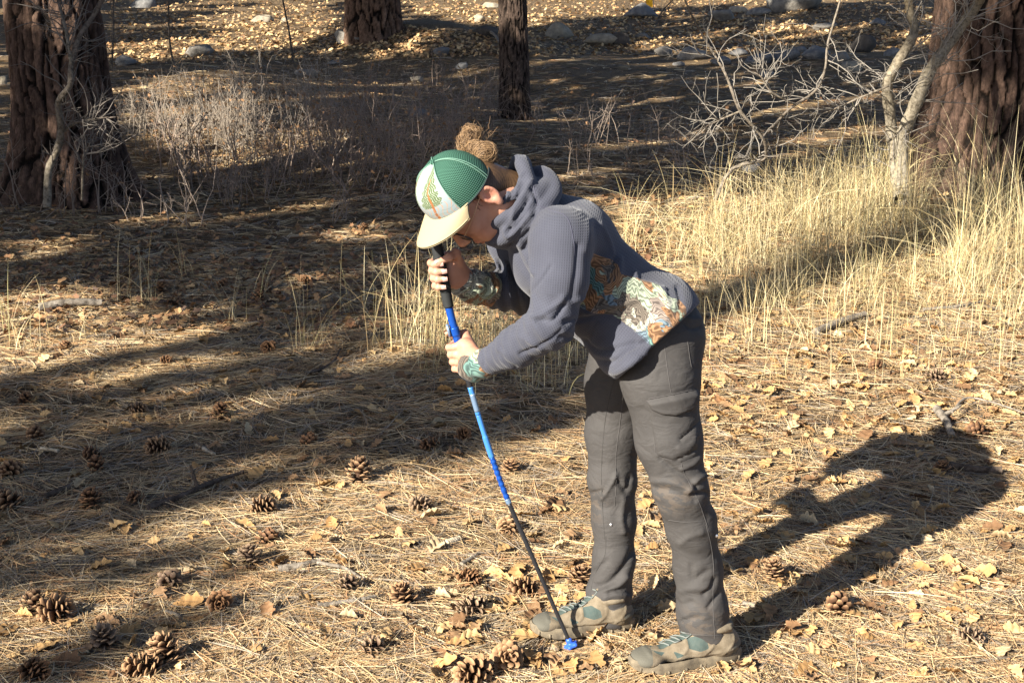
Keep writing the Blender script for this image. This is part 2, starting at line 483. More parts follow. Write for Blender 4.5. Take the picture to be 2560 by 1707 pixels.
def pine(base, r0, H, seed, label, **kw):
    t = tag(empty('ponderosa_pine', base), label, 'pine tree'); obj('trunk', trunk(base, r0, H, seed, **kw), M_BARK, t)
    ln = kw.get('lean', (0, 0)); PINES.append([t, np.asarray(base, float), ln, H, r0, []]); return t
pL = G(160, 520); pine((pL[0] - 0.09, pL[1] + 0.45, terrain(pL[0], pL[1]) - 0.02), 0.335, 17, 11, 'large red-barked pine trunk at the left edge behind a pale leafless sapling', flare=0.62, fh=0.34, lean=(-0.02, 0), depth=0.036, plate=(0.072, 0.60), res=0.0115)
p2 = G(925, 106); pine((p2[0], p2[1] + 0.4, terrain(p2[0], p2[1])), 0.395, 18, 12, 'thick brown pine trunk standing in the sunlit strip at the top centre', flare=0.22, fh=0.5, depth=0.035, plate=(0.11, 0.6), cols=((0.16, 0.10, 0.07), (0.22, 0.14, 0.095)), fine=1.2, res=0.02)
p3 = G(1288, 300); pine((p3[0], p3[1] + 0.18, terrain(p3[0], p3[1])), 0.155, 12, 13, 'slim dark grey pine trunk behind the person\'s head', flare=0.18, fh=0.3, depth=0.014, plate=(0.042, 0.32), cols=((0.085, 0.062, 0.048), (0.14, 0.10, 0.078)), lean=(-0.022, 0), fine=1.8, res=0.010)
pR = G(2500, 490); pine((pR[0] + 0.02, pR[1] + 0.40, terrain(pR[0], pR[1]) - 0.02), 0.445, 18, 14, 'massive red-barked pine trunk at the right edge behind the tall grass', flare=0.48, fh=0.40, depth=0.040, plate=(0.078, 0.62), lobes=6, res=0.0125)
N_IN = len(PINES)
for i, (x, y, r0, lab) in enumerate(((-11.0, -5.0, 0.30, 'pine out of view to the left behind the camera'), (-9.5, 1.0, 0.28, 'pine out of view left of the camera'), (-5.5, 6.7, 0.24, 'pine just out of view beyond the left edge'), (-9.5, 7.5, 0.30, 'pine out of view left of the big left trunk'), (-8.6, 15.0, 0.28, 'pine out of view on the slope to the left'), (-15.0, 4.0, 0.30, 'pine far out of view to the left'), (8.0, 10.5, 0.28, 'pine out of view to the right'))):
    pine((x, y, float(terrain(x, y))), r0, 15, 20 + i, lab, fine=0.5, res=0.05)

# shade: boughs of those pines hang where the photographed shade needs them
def vw(*l): return [(x * 1.0884, y * 1.0884) for x, y in l]
SHADE = [
    (0.97, vw((-400, -500), (2900, -500), (2900, 425), (1420, 440), (1250, 640), (900, 650), (560, 700), (430, 735), (300, 790), (0, 850), (-400, 900))),
    (0.97, vw((-400, 900), (0, 850), (300, 790), (560, 700), (900, 640), (1250, 620), (1400, 700), (1400, 955), (1100, 1055), (760, 1095), (560, 1105), (330, 1190), (0, 1260), (-400, 1330))),
    (0.0, vw((-400, 690), (0, 660), (260, 640), (460, 685), (520, 735), (380, 795), (180, 830), (0, 872), (-400, 920))),
    (0.55, vw((430, 650), (600, 640), (660, 700), (520, 725), (430, 715))),
    (0.15, vw((280, 215), (420, 180), (560, 185), (620, 230), (480, 290), (330, 330), (265, 310))),
    (0.0, vw((420, 325), (500, 290), (640, 275), (740, 290), (890, 320), (890, 372), (600, 385), (430, 385))),
    (0.5, vw((560, 505), (760, 495), (880, 520), (860, 550), (600, 545))),
    (0.0, vw((220, 132), (260, 105), (420, 92), (480, 55), (480, -400), (800, -400), (800, 78), (620, 95), (480, 130), (420, 145), (300, 150))),
    (0.6, vw((250, -20), (430, -20), (430, 50), (250, 70))),
    (0.0, vw((880, -400), (880, 40), (960, 52), (1140, 66), (1300, 60), (1440, 20), (1560, 20), (1790, 25), (1900, 15), (2100, 0), (2100, -400))),
    (0.1, vw((1680, 258), (1800, 232), (2000, 200), (2120, 185), (2120, 208), (1900, 248), (1760, 272))),
    (0.15, vw((1640, 338), (1760, 312), (1900, 300), (2050, 290), (2080, 312), (1860, 334), (1700, 358))),
    (0.2, vw((1630, 182), (1700, 170), (1750, 186), (1660, 198))),
    (0.4, vw((1560, 55), (1720, 60), (1900, 75), (1900, 92), (1700, 88), (1560, 82))),
    (0.5, vw((1010, 178), (1140, 168), (1140, 192), (1010, 197))),
    (0.6, vw((760, 115), (1000, 150), (900, 168), (760, 142))),
    (0.05, vw((1620, 650), (1900, 640), (2250, 690), (2250, 750), (1900, 790), (1650, 750))),
    (0.05, vw((400, 990), (550, 935), (660, 930), (680, 1000), (570, 1055), (410, 1070))),
    (0.2, vw((560, 870), (780, 900), (780, 950), (560, 930))),
    (0.2, vw((270, 915), (410, 900), (440, 970), (300, 975))),
    (0.25, vw((820, 690), (1000, 645), (1220, 645), (1330, 760), (1340, 850), (1160, 880), (960, 800), (830, 760))),
    (0.6, vw((-400, 1310), (0, 1285), (180, 1265), (330, 1250), (480, 1300), (300, 1330), (150, 1345), (0, 1370), (-400, 1420))),
    (0.6, vw((230, 1440), (400, 1420), (560, 1380), (560, 1430), (400, 1490), (200, 1500))),
    (0.65, vw((-400, 1520), (0, 1495), (150, 1490), (280, 1540), (250, 1620), (-400, 1680))),
    (0.45, vw((330, 1330), (480, 1290), (620, 1300), (520, 1340), (380, 1370))),
]
gp, gr_ = [], []
for ps in range(3):
    y = 2.1
    while y < 46:
        st = 0.036 * y * (0.75 if y > 12 else 1.0); xs = np.arange(-0.42 * y - 1.6, 0.44 * y + 1.6, st)
        gp.append(np.stack([xs + rng.uniform(-0.5, 0.5, len(xs)) * st, np.full(len(xs), y) + rng.uniform(-0.5, 0.5, len(xs)) * st], 1)); gr_.append(np.full(len(xs), st)); y += st
gp = np.concatenate(gp); gr_ = np.concatenate(gr_); gz = terrain(gp[:, 0], gp[:, 1]); g3 = np.column_stack([gp, gz]); gpx = proj(g3)
op = np.zeros(len(gp))
def shade_at(px_):
    o = np.zeros(len(px_))
    for o_, poly in SHADE: o = np.where(pt_in_poly(px_, poly), o_, o)
    return o
op = shade_at(gpx)
cS = gp[:, 0] * 0.70 - gp[:, 1] * 0.713; sS = gp[:, 0] * 0.713 + gp[:, 1] * 0.70; fq = 6.5 / np.clip(gp[:, 1] / 5, 1, 3)
hole = sines(77, 1.0, 9)(np.column_stack([cS * fq, sS * fq * 0.30, 0 * gz])) > 0.78
op = np.where(hole & (op > 0.9), 0.22, op)
keep = rng.uniform(0, 1, len(gp)) < np.where(op > 0.9, np.where(gp[:, 1] < 6.5, 0.31, 0.30), op ** 2.4)
for (q_, off_, wd_, s1_) in ((PINES[0], -0.27, 0.16, 4.2), (PINES[3], -0.22, 0.30, 1.7)):      # sun slips past the boughs onto one side of the two big trunks
    dx, dy = gp[:, 0] - q_[1][0], gp[:, 1] - q_[1][1]; cc_ = dx * 0.70 - dy * 0.713 - off_; ss_ = dx * 0.713 + dy * 0.70
    keep &= ~((np.abs(cc_) < wd_) & (ss_ > -0.8) & (ss_ < s1_) & (rng.uniform(0, 1, len(gp)) < 0.93))
g3, gr_ = g3[keep], gr_[keep]
hs = np.linspace(5.0, 14.0, 19); tax = np.array([[q[1][0], q[1][1]] for q in PINES])
best = np.full(len(g3), 1e9); bh = np.zeros(len(g3)); bt = np.zeros(len(g3), int)
for h_ in hs:
    p = g3 + TO_SUN * (h_ / TO_SUN[2]); d = np.linalg.norm(p[:, None, :2] - tax[None], axis=2) + rng.uniform(0, 1.6, (len(g3), len(tax))); i = d.argmin(1); dm = d[np.arange(len(g3)), i]
    b_ = dm < best; best = np.where(b_, dm, best); bh = np.where(b_, h_, bh); bt = np.where(b_, i, bt)
cl = g3 + TO_SUN * ((bh + rng.uniform(-0.3, 0.3, len(bh))) / TO_SUN[2])[:, None]
NT = 22
for ti, (t, base, ln, H, r0, _) in enumerate(PINES):
    s = bt == ti
    c, rr = cl[s], gr_[s]
    # ordinary crown tufts round the upper trunk
    k = 60; hz = rng.uniform(9.5, H, k); an = rng.uniform(0, 6.28, k); ra = (H - hz) * 0.22 * rng.uniform(0.3, 1, k) + 0.2
    if len(c) == 0: c = np.zeros((0, 3)); rr = np.zeros(0)
    limbs = []
    cells = {}
    for q in c: cells.setdefault(tuple(np.round(q / 1.6).astype(int)), []).append(q)
    for qs in cells.values():
        e = np.mean(qs, 0); a = np.array([base[0] + ln[0] * e[2], base[1] + ln[1] * e[2], min(e[2] + 0.25, base[2] + H - 0.3)]); m = 0.5 * (a + e) + [0, 0, 0.25]
        pp = smooth_poly([a, m, e], 7); sh = pp - TO_SUN * ((pp[:, 2]) / TO_SUN[2])[:, None]; cc_ = sh[:, 0] * 0.70 - sh[:, 1] * 0.713
        if np.linalg.norm((a - e)[:2]) > 5.5: continue
        if ((cc_ > -3.3) & (cc_ < -0.6) & (sh[:, 1] > 0.5) & (sh[:, 1] < 6.5)).any(): continue
        sq = []
        for q_ in pp:
            t_ = q_.copy()
            for _ in range(6): t_ = q_ - TO_SUN * ((q_[2] - float(terrain(t_[0], t_[1]))) / TO_SUN[2])
            sq.append(t_)
        sq = np.array(sq); spx = proj(sq)
        if ((shade_at(spx) < 0.5) & (sq[:, 1] > 1.5) & (spx[:, 0] > -200) & (spx[:, 0] < 2760)).any(): continue
        limbs.append(pp)
    tuft_c = c; tuft_r = rr
    if ti < N_IN or True:
        up = np.column_stack([base[0] + ra * np.cos(an), base[1] + ra * np.sin(an), base[2] + hz]); sh = up - TO_SUN * (up[:, 2] / TO_SUN[2])[:, None]; cq = sh[:, 0] * 0.70 - sh[:, 1] * 0.713; sp_ = proj(np.column_stack([sh[:, :2], terrain(sh[:, 0], sh[:, 1])]))
        safe = ((sh[:, 1] < 0.8) | (sh[:, 1] > 40) | (np.abs(sh[:, 0]) > 0.45 * np.abs(sh[:, 1]) + 2)); up = up[safe]
        tuft_c = np.concatenate([tuft_c, up]); tuft_r = np.concatenate([tuft_r, np.full(len(up), 0.45)])
    n = len(tuft_c)
    if n:
        ctr = tuft_c[:, None, :] + rng.normal(size=(n, NT, 3)) * (tuft_r * 0.27)[:, None, None]; d1 = nrm(rng.normal(size=(n, NT, 3))) * (tuft_r * 0.55)[:, None, None]; d2 = nrm(np.cross(d1, rng.normal(size=(n, NT, 3)))) * (tuft_r * 0.20)[:, None, None]
        V = np.stack([ctr - d1, ctr + d1 * 0.2 + d2, ctr + d1, ctr + d1 * 0.2 - d2], 2).reshape(-1, 3); F = np.arange(len(V)).reshape(-1, 4)
        tag(obj('crown', fast_mesh('crown', V, F), M_NEEDLE, t), kind='stuff')
    if limbs:
        V, F = tubes(np.array(limbs), np.tile(np.linspace(0.030, 0.008, 7), (len(limbs), 1)), 4); tag(obj('limbs', fast_mesh('limbs', V, F, True, np.tile([0.12, 0.08, 0.06], (len(V), 1))), M_BARK, t), kind='stuff')
# ------------------------------------------------------------------ person bending over the pole
def m_hoodie(nt, b):
    n = N(nt); a = n.attr('fab'); sx = n.new('ShaderNodeSeparateXYZ'); n.link(a.outputs['Vector'], sx.inputs[0])
    fr = 2 * math.pi / 0.0054
    u = n.math('SINE', n.math('MULTIPLY', sx.outputs[0], fr)); v = n.math('SINE', n.math('MULTIPLY', sx.outputs[1], fr))
    g = n.math('MAXIMUM', u, v)
    nz = n.noise(n.coord(), 9, 3)
    c = n.ramp(nz.outputs['Fac'], [(0.3, (0.051, 0.054, 0.071)), (0.7, (0.067, 0.071, 0.091))])
    c = n.mix(n.math('MULTIPLY', n.math('SUBTRACT', 1.0, g), 0.22), c, (0.035, 0.035, 0.05))  # darkens the waffle pits, painting groove shade into the cloth colour
    # printed side panel and cuffs: swirling leaves in teal, rust, cream and grey
    co = n.coord((1, 0.35, 1)); w1 = n.noise(co, 11, 3, 0.55, 0.8)
    wc = n.mix(0.16, co, w1.outputs['Color'])
    vo = n.new('ShaderNodeTexVoronoi'); vo.inputs['Scale'].default_value = 24; n.link(wc, vo.inputs['Vector'])
    sep = n.new('ShaderNodeSeparateColor'); n.link(vo.outputs['Color'], sep.inputs[0])
    hue = n.ramp(sep.outputs[0], [(0, (0.13, 0.11, 0.09)), (0.10, (0.25, 0.14, 0.075)), (0.24, (0.30, 0.34, 0.25)), (0.42, (0.11, 0.19, 0.17)), (0.56, (0.22, 0.18, 0.155)), (0.68, (0.12, 0.165, 0.20)), (0.76, (0.33, 0.335, 0.28)), (0.90, (0.29, 0.155, 0.08))], 'CONSTANT')
    an = n.math('MULTIPLY', sep.outputs[1], 6.283); sc3 = n.new('ShaderNodeSeparateXYZ'); n.link(wc, sc3.inputs[0])
    dt = n.math('ADD', n.math('MULTIPLY', sc3.outputs[0], n.math('COSINE', an)), n.math('MULTIPLY', sc3.outputs[2], n.math('SINE', an)))
    st = n.ramp(n.math('ADD', n.math('MULTIPLY', n.math('SINE', n.math('MULTIPLY', dt, 780.0)), 0.5), 0.5), [(0.0, (0.35, 0.35, 0.35)), (0.4, (0.72, 0.72, 0.72)), (0.8, (0.88, 0.88, 0.86)), (0.97, (1.25, 1.25, 1.2))])
    pr = n.mix(1.0, hue, st, 'MULTIPLY')
    pm = n.math('GREATER_THAN', n.attr('panel').outputs['Fac'], 0.5)
    n.link(n.mix(pm, c, pr), b.inputs['Base Color'])
    hgt = n.math('MULTIPLY', g, n.math('SUBTRACT', 1.0, pm))
    n.bump(hgt, b, 0.30, 0.0014)
    b.inputs['Sheen Weight'].default_value = 0.15
M_HOOD = mat('waffle_fleece', rough=0.9, spec=0.15, build=m_hoodie)
def m_trouser(nt, b):
    n = N(nt); nz = n.noise(n.coord(), 14, 5); 
    c = n.ramp(nz.outputs['Fac'], [(0.3, (0.047, 0.044, 0.042)), (0.75, (0.061, 0.057, 0.054))])
    d = n.attr('dust'); nd = n.noise(n.coord((1, 1, 2.2)), 30, 4)
    f = n.math('MULTIPLY', d.outputs['Fac'], n.math('GREATER_THAN', nd.outputs['Fac'], 0.5))
    n.link(n.mix(n.math('MULTIPLY', f, 0.13), c, (0.26, 0.18, 0.11)), b.inputs['Base Color'])
    w = n.noise(n.coord((1, 1, 1.8)), 16, 3, 0.5, 0.6); b1 = n.bump(w.outputs['Fac'], b, 0.35, 0.02)
M_TROU = mat('trouser_cloth', rough=0.75, spec=0.25, build=m_trouser)
M_SEAM = mat('seam_thread', (0.074, 0.069, 0.066), 0.8)
M_SEAMD = mat('seam_shadowed', (0.05, 0.047, 0.044), 0.8)
def m_skin(nt, b):
    n = N(nt); a = n.attr('col'); nz = n.noise(n.coord(), 60, 4)
    n.link(n.mix(n.math('MULTIPLY', n.ramp(nz.outputs['Fac'], [(0.35, (0, 0, 0)), (0.7, (1, 1, 1))]), 0.4), a.outputs['Color'], (0.40, 0.16, 0.10)), b.inputs['Base Color'])
    n.bump(n.noise(n.coord(), 500, 3).outputs['Fac'], b, 0.08, 0.0006)
M_SKIN = mat('skin', rough=0.5, spec=0.35, build=m_skin, sss=0.12)
M_NAIL = mat('finger_nail', (0.52, 0.31, 0.26), 0.35, 0.4)
M_HAIR = mat('brown_hair', rough=0.45, spec=0.4, attr_col='col')
def m_print(nt, b):
    n = N(nt); n.bump(n.noise(n.coord(), 600, 2).outputs['Fac'], b, 0.1, 0.001)
M_CAPF = mat('cap_front_print', rough=0.8, attr_col='col', build=m_print)
def m_mesh(nt, b):
    n = N(nt); a = n.attr('fab'); sx = n.new('ShaderNodeSeparateXYZ'); n.link(a.outputs['Vector'], sx.inputs[0])
    u = n.math('SINE', n.math('MULTIPLY', sx.outputs[0], 2 * math.pi / 0.0052)); v = n.math('SINE', n.math('MULTIPLY', sx.outputs[1], 2 * math.pi / 0.0042))
    f = n.math('MULTIPLY', n.math('ADD', u, 1), 0.5); 
    c = n.mix(n.math('POWER', f, 3), (0.012, 0.052, 0.033), (0.085, 0.215, 0.15))
    c = n.mix(n.math('MULTIPLY', n.math('GREATER_THAN', v, 0.55), 0.35), c, (0.012, 0.05, 0.035))
    n.link(c, b.inputs['Base Color']); n.bump(n.math('ADD', u, v), b, 0.5, 0.001)
M_CAPM = mat('cap_mesh', rough=0.8, build=m_mesh)
M_VISOR = mat('cream_visor', rough=0.85, base=(0.36, 0.295, 0.175), build=m_print)
M_DARK = mat('dark_binding', (0.02, 0.03, 0.03), 0.8)
M_STITCH = mat('pale_stitch', (0.13, 0.25, 0.19), 0.8)
def m_shoe(nt, b):
    n = N(nt); nz = n.noise(n.coord(), 40, 5); a = n.attr('teal'); g2 = n.attr('rand')
    c = n.ramp(nz.outputs['Fac'], [(0.3, (0.125, 0.098, 0.063)), (0.55, (0.185, 0.15, 0.102)), (0.75, (0.24, 0.20, 0.142))])
    c = n.mix(n.math('GREATER_THAN', g2.outputs['Fac'], 0.5), c, (0.10, 0.095, 0.075))
    du = n.noise(n.coord(), 95, 3)
    t = n.mix(n.math('MULTIPLY', du.outputs['Fac'], 0.5), (0.040, 0.070, 0.066), (0.13, 0.13, 0.105))
    n.link(n.mix(n.math('GREATER_THAN', a.outputs['Fac'], 0.5), c, t), b.inputs['Base Color'])
    n.bump(n.noise(n.coord(), 260, 4).outputs['Fac'], b, 0.35, 0.002)
M_SHOE = mat('dusty_suede', rough=0.85, build=m_shoe)
M_SOLE = mat('dusty_sole', rough=0.9, build=lambda nt, b: (lambda n: n.link(n.ramp(n.noise(n.coord(), 60, 5).outputs['Fac'], [(0.3, (0.10, 0.083, 0.06)), (0.7, (0.22, 0.18, 0.12))]), b.inputs['Base Color']))(N(nt)))
M_LACE = mat('grey_lace', (0.16, 0.175, 0.16), 0.8)
M_FRAME = mat('dark_glasses_frame', (0.015, 0.018, 0.022), 0.3, 0.5)
M_TEMPLE = mat('tan_glasses_arm', (0.50, 0.30, 0.17), 0.35, 0.5)
def m_lens(nt, b):
    b.inputs['Transmission Weight'].default_value = 0.85; b.inputs['Alpha'].default_value = 0.45
M_LENS = mat('glasses_lens', (0.75, 0.8, 0.8), 0.05, 0.5, build=m_lens)

person = tag(empty('person', G(1620, 1640)), 'person in grey fleece, trousers and green cap bending over a blue pole', 'person')

# ---- head frame
hF = nrm([-0.46, 0.12, -0.88]); hL = np.array([0.27, -0.91, -0.30]); hL = nrm(hL - (hL @ hF) * hF); hF0, hL0 = hF, hL; hU = np.cross(hF, hL)
hF, hL = math.cos(0.22) * hF0 + math.sin(0.22) * hL0, math.cos(0.22) * hL0 - math.sin(0.22) * hF0
HR = np.stack([hF, hL, hU])
EAR = P(1210, 508, 3.12)
HO = EAR - 0.070 * hL0
HS = 1.09
def Hd(f, l, u): return HO + HS * (f * hF + l * hL + u * hU)

# ---- pole line (held bowed under load)
POLE_Y = 3.20
pole_px = [(1090, 606), (1107, 690), (1122, 767), (1142, 845), (1166, 933), (1196, 1037), (1230, 1143), (1268, 1246), (1333, 1396), (1385, 1516), (1436, 1630)]
pole_pts = smooth_poly([P(x, y, POLE_Y) for x, y in pole_px], 121)
pole_len = np.concatenate([[0], np.cumsum(np.linalg.norm(np.diff(pole_pts, axis=0), axis=1))])
def pole_at(px_y):
    pp = proj(pole_pts); i = int(np.argmin(np.abs(pp[:, 1] - px_y))); i = min(max(i, 1), 119)
    return pole_pts[i], nrm(pole_pts[i - 1] - pole_pts[i + 1])      # point, upward axis

# ---- joints
sN, eN, wN = P(1398, 590, 3.03), P(1378, 812, 2.98), P(1196, 908, 3.12)
sF, eF, wF = P(1292, 600, 3.42), P(1335, 738, 3.46), P(1168, 706, 3.28)

# ---- body: head, neck, torso, arms and both hands in one skin
bd = Sdf()
bd.ell(Hd(0.022, 0, 0.034), (0.076, 0.076, 0.074), HR, 0.02)
bd.ell(Hd(0.048, 0, -0.022), (0.056, 0.060, 0.088), HR, 0.03)
for s_ in (1, -1):
    bd.cone(Hd(0.008, 0.050 * s_, -0.045), Hd(0.066, 0.016 * s_, -0.094), 0.020, 0.018, 0.03)
    bd.ell(Hd(0.066, 0.040 * s_, -0.008), (0.022, 0.022, 0.020), HR, 0.02)
    bd.ell(Hd(0.070, 0.030 * s_, -0.045), (0.018, 0.020, 0.022), HR, 0.02)
    bd.cone(Hd(0.096, 0.012 * s_, 0.030), Hd(0.080, 0.048 * s_, 0.030), 0.009, 0.008, 0.012)
    bd.ell(Hd(0.099, 0.031 * s_, 0.010), (0.014, 0.016, 0.011), HR, 0.01, 's')
    bd.ell(Hd(0.082, 0.031 * s_, 0.010), (0.0125, 0.0135, 0.0115), HR, 0.003)
    bd.ell(Hd(0.101, 0.011 * s_, -0.023), (0.010, 0.007, 0.007), HR, 0.006)
    bd.ell(Hd(-0.006, 0.071 * s_, 0.000), (0.017, 0.008, 0.027), HR, 0.005)
    bd.torus(Hd(-0.007, 0.0775 * s_, 0.003), np.stack([hU, hF, hL]), 0.0145, 0.0050, 0.003, ex=1.55)
    bd.ell(Hd(-0.004, 0.083 * s_, 0.001), (0.008, 0.009, 0.012), HR, 0.003, 's')
    bd.ell(Hd(-0.002, 0.077 * s_, -0.025), (0.010, 0.006, 0.010), HR, 0.006)
bd.cone(Hd(0.094, 0, 0.022), Hd(0.113, 0, -0.016), 0.0085, 0.0125, 0.012)
bd.ell(Hd(0.094, 0, -0.046), (0.012, 0.024, 0.0065), HR, 0.006)
bd.ell(Hd(0.091, 0, -0.0585), (0.011, 0.020, 0.0075), HR, 0.006)
bd.ell(Hd(0.099, 0, -0.0525), (0.009, 0.026, 0.0018), HR, 0.003, 's')
bd.ell(Hd(0.080, 0, -0.088), (0.020, 0.020, 0.018), HR, 0.02)
NB = P(1345, 552, 3.22)
bd.cone(Hd(-0.014, 0, -0.03), NB, 0.052, 0.060, 0.03)
bd.chain([P(1352, 566, 3.25), P(1410, 640, 3.27), P(1510, 735, 3.24), P(1610, 815, 3.22)], [0.065, 0.085, 0.085, 0.095], 0.04, (0, 1, 0), 1.15)
bd.chain([P(1395, 605, 3.14), P(1402, 625, 3.06), eN, wN], [0.045, 0.044, 0.036, 0.028], 0.02)
bd.chain([P(1345, 595, 3.34), sF, eF, wF], [0.045, 0.044, 0.036, 0.028], 0.02)
nail_spots = []
def hand(py, wrist, alphas, spread, thumb, shift=0.0):
    """fingers curl round the pole; angle 0 right, 90 away, 180 left, 270 towards the camera"""
    c0, ax = pole_at(py)
    ex = nrm(np.array([1.0, 0, 0]) - ax[0] * ax); ey = np.cross(ax, ex)
    if ey[1] < 0: ey = -ey
    def at(al, r, up): 
        t = math.radians(al); return c0 + ax * up + r * (math.cos(t) * ex + math.sin(t) * ey)
    mcp = []
    for i in range(4):
        up = (1.5 - i) * 0.0186; L = (1.0, 1.06, 1.0, 0.86)[i]; r = (0.0088, 0.0092, 0.0088, 0.0079)[i]
        al = alphas[0] + spread * i
        pts = [at(al, 0.036, up * 1.12), at(al + alphas[1] * 0.45, 0.030, up * 1.04 + 0.001), at(al + alphas[1], 0.0255, up), at(al + alphas[1] + alphas[2] * L, 0.0235, up - 0.0005), at(al + alphas[1] + (alphas[2] + alphas[3]) * L, 0.0225, up - 0.001)]
        bd.chain(pts, [r * 1.15, r * 1.08, r * 1.05, r, r * 0.84], 0.005)
        bd.ell(pts[0], (r * 1.25,) * 3, k=0.008)
        mcp.append(pts[0]); nail_spots.append((pts[4], nrm(pts[4] - c0 - ax * up), nrm(pts[4] - pts[3]), r))
    w = np.asarray(wrist)
    for i in range(4):
        bd.cone(mcp[i], w + (mcp[i] - mcp[0]) * 0.25 + (mcp[0] - w) * 0.12, 0.0115, 0.019, 0.016)
    bd.cone(0.5 * (mcp[1] + mcp[2]), w, 0.015, 0.024, 0.02)
    tp = [w + 0.25 * (mcp[0] - w) + ax * 0.012] + [at(a, r, u) for (a, r, u) in thumb]
    bd.chain(tp, [0.019, 0.0135, 0.0105, 0.0085][:len(tp)], 0.009)
    nail_spots.append((tp[-1], nrm(tp[-1] - c0), nrm(tp[-1] - tp[-2]), 0.0088))
# right hand high on the grip: tips come round to the camera side, thumb laid across the front
hand(686, wF, (52, 105, 78, 40), 3, [(8, 0.040, 0.040), (-35, 0.030, 0.038), (-98, 0.0245, 0.032)])
# left hand lower on the shaft: knuckles towards the camera, thumb standing up beyond the pole
hand(888, wN, (-62, -95, -80, -45), -2, [(50, 0.030, 0.042), (120, 0.022, 0.052), (168, 0.020, 0.060)])
Vb, Fb = bd.mesh(0.0033)
Vb = relax(Vb, Fb, 1, 0.4)
hq = (Vb - HO) @ HR.T
cb = np.tile(np.array([0.50, 0.27, 0.18]), (len(Vb), 1))
def blob(c, r): return np.exp(-(((hq - np.asarray(c)) / np.asarray(r)) ** 2).sum(1))[:, None]
cb = cb * (1 - 0.75 * blob((0.098, 0, -0.052), (0.02, 0.024, 0.011))) + np.array([0.42, 0.12, 0.10]) * 0.75 * blob((0.098, 0, -0.052), (0.02, 0.024, 0.011))
for q, r in (((0.08, 0.045, -0.02), 0.022), ((0.112, 0, -0.018), 0.012), ((-0.005, 0.08, 0), 0.028)):
    w_ = 0.5 * blob(q, (r, r, r)); cb = cb * (1 - w_) + np.array([0.52, 0.19, 0.13]) * w_
for s_ in (1, -1):
    w_ = 0.8 * blob((0.094, 0.031 * s_, 0.027), (0.012, 0.02, 0.004)); cb = cb * (1 - w_) + np.array([0.13, 0.07, 0.04]) * w_
    w_ = 0.75 * blob((0.094, 0.031 * s_, 0.006), (0.008, 0.012, 0.0025)); cb = cb * (1 - w_) + np.array([0.06, 0.03, 0.02]) * w_
isH = ((Vb[:, 0] < -0.02) & (hq[:, 2] < -0.13))
cb[isH] = cb[isH] * 0.3 + np.array([0.56, 0.33, 0.25]) * 0.7
obj('body', fast_mesh('body', Vb, Fb, True, cb), M_SKIN, person)
nm = Mesher()
for (c, out, ax_, r) in nail_spots:
    sd = np.cross(out, ax_); gx, gy = np.meshgrid(np.linspace(-1, 1, 5), np.linspace(-1, 1, 5)); gx, gy = gx.ravel(), gy.ravel()
    V = c + out * (r * 0.86) + np.outer(gx, sd) * r * 0.62 + np.outer(gy, ax_) * r * 0.75 - np.outer(gx ** 2 + 0.5 * gy ** 2, out) * r * 0.26
    idx = np.arange(25).reshape(5, 5); F = np.stack([idx[:-1, :-1], idx[:-1, 1:], idx[1:, 1:], idx[1:, :-1]], -1).reshape(-1, 4)
    nm.add(V, F)
tag(obj('finger_nails', nm.mesh('finger_nails', True), M_NAIL, person), kind='stuff')

# ---- hoodie
hd = Sdf()
YT = 3.22
hd.chain([P(1612, 817, YT), P(1502, 728, YT), P(1398, 628, 3.25), P(1345, 556, 3.235)], [0.138, 0.126, 0.126, 0.084], 0.06, (0, 1, 0), [1.34, 1.14, 0.98])
hd.ell(P(1580, 868, 3.18), (0.085, 0.185, 0.07), k=0.05)                      # loose belly of the hem
hd.ell(P(1655, 782, 3.20), (0.090, 0.195, 0.085), k=0.05)
hd.ell(P(1440, 580, YT), (0.082, 0.155, 0.074), k=0.05)
hd.chain([P(1402, 590, 3.09), P(1402, 608, 3.045), P(1400, 700, 3.005), eN], [0.078, 0.073, 0.066, 0.058], 0.04)
hd.chain([eN, P(1290, 868, 3.04), P(1212, 909, 3.11)], [0.058, 0.049, 0.036], 0.025)
hd.chain([P(1345, 585, 3.36), sF, P(1318, 670, 3.45), eF, P(1258, 728, 3.37), P(1206, 722, 3.315)], [0.085, 0.075, 0.066, 0.058, 0.049, 0.042], 0.03)
# hood lying bunched round the neck
nk = nrm(HO - NB); sd_ = nrm(np.cross(nk, [0, 1, 0])); NR = np.stack([sd_, np.cross(nk, sd_), nk])
def tilt(Rm, a): 
    ca, sa = math.cos(a), math.sin(a); return np.stack([ca * Rm[0] + sa * Rm[2], Rm[1], -sa * Rm[0] + ca * Rm[2]])
hd.torus(P(1322, 522, YT), tilt(NR, 0.10), 0.084, 0.022, 0.006, wob=(0.012, 3, 0.4))
hd.torus(P(1296, 512, YT), tilt(NR, 0.30), 0.086, 0.021, 0.004, wob=(0.014, 2, 1.4))
hd.torus(P(1272, 494, YT), tilt(NR, 0.05), 0.088, 0.017, 0.003, wob=(0.018, 3, 2.2))
hd.torus(P(1256, 482, YT), tilt(NR, 0.22), 0.084, 0.013, 0.003, wob=(0.014, 3, 0.9))
hd.torus(P(1288, 540, YT), tilt(NR, 0.55), 0.082, 0.018, 0.004, wob=(0.010, 2, 0.2))
hd.ell(P(1318, 470, YT), (0.046, 0.085, 0.028), k=0.02)
hd.cone(P(1300, 525, YT), P(1258, 556, YT), 0.062, 0.064, 0.008)
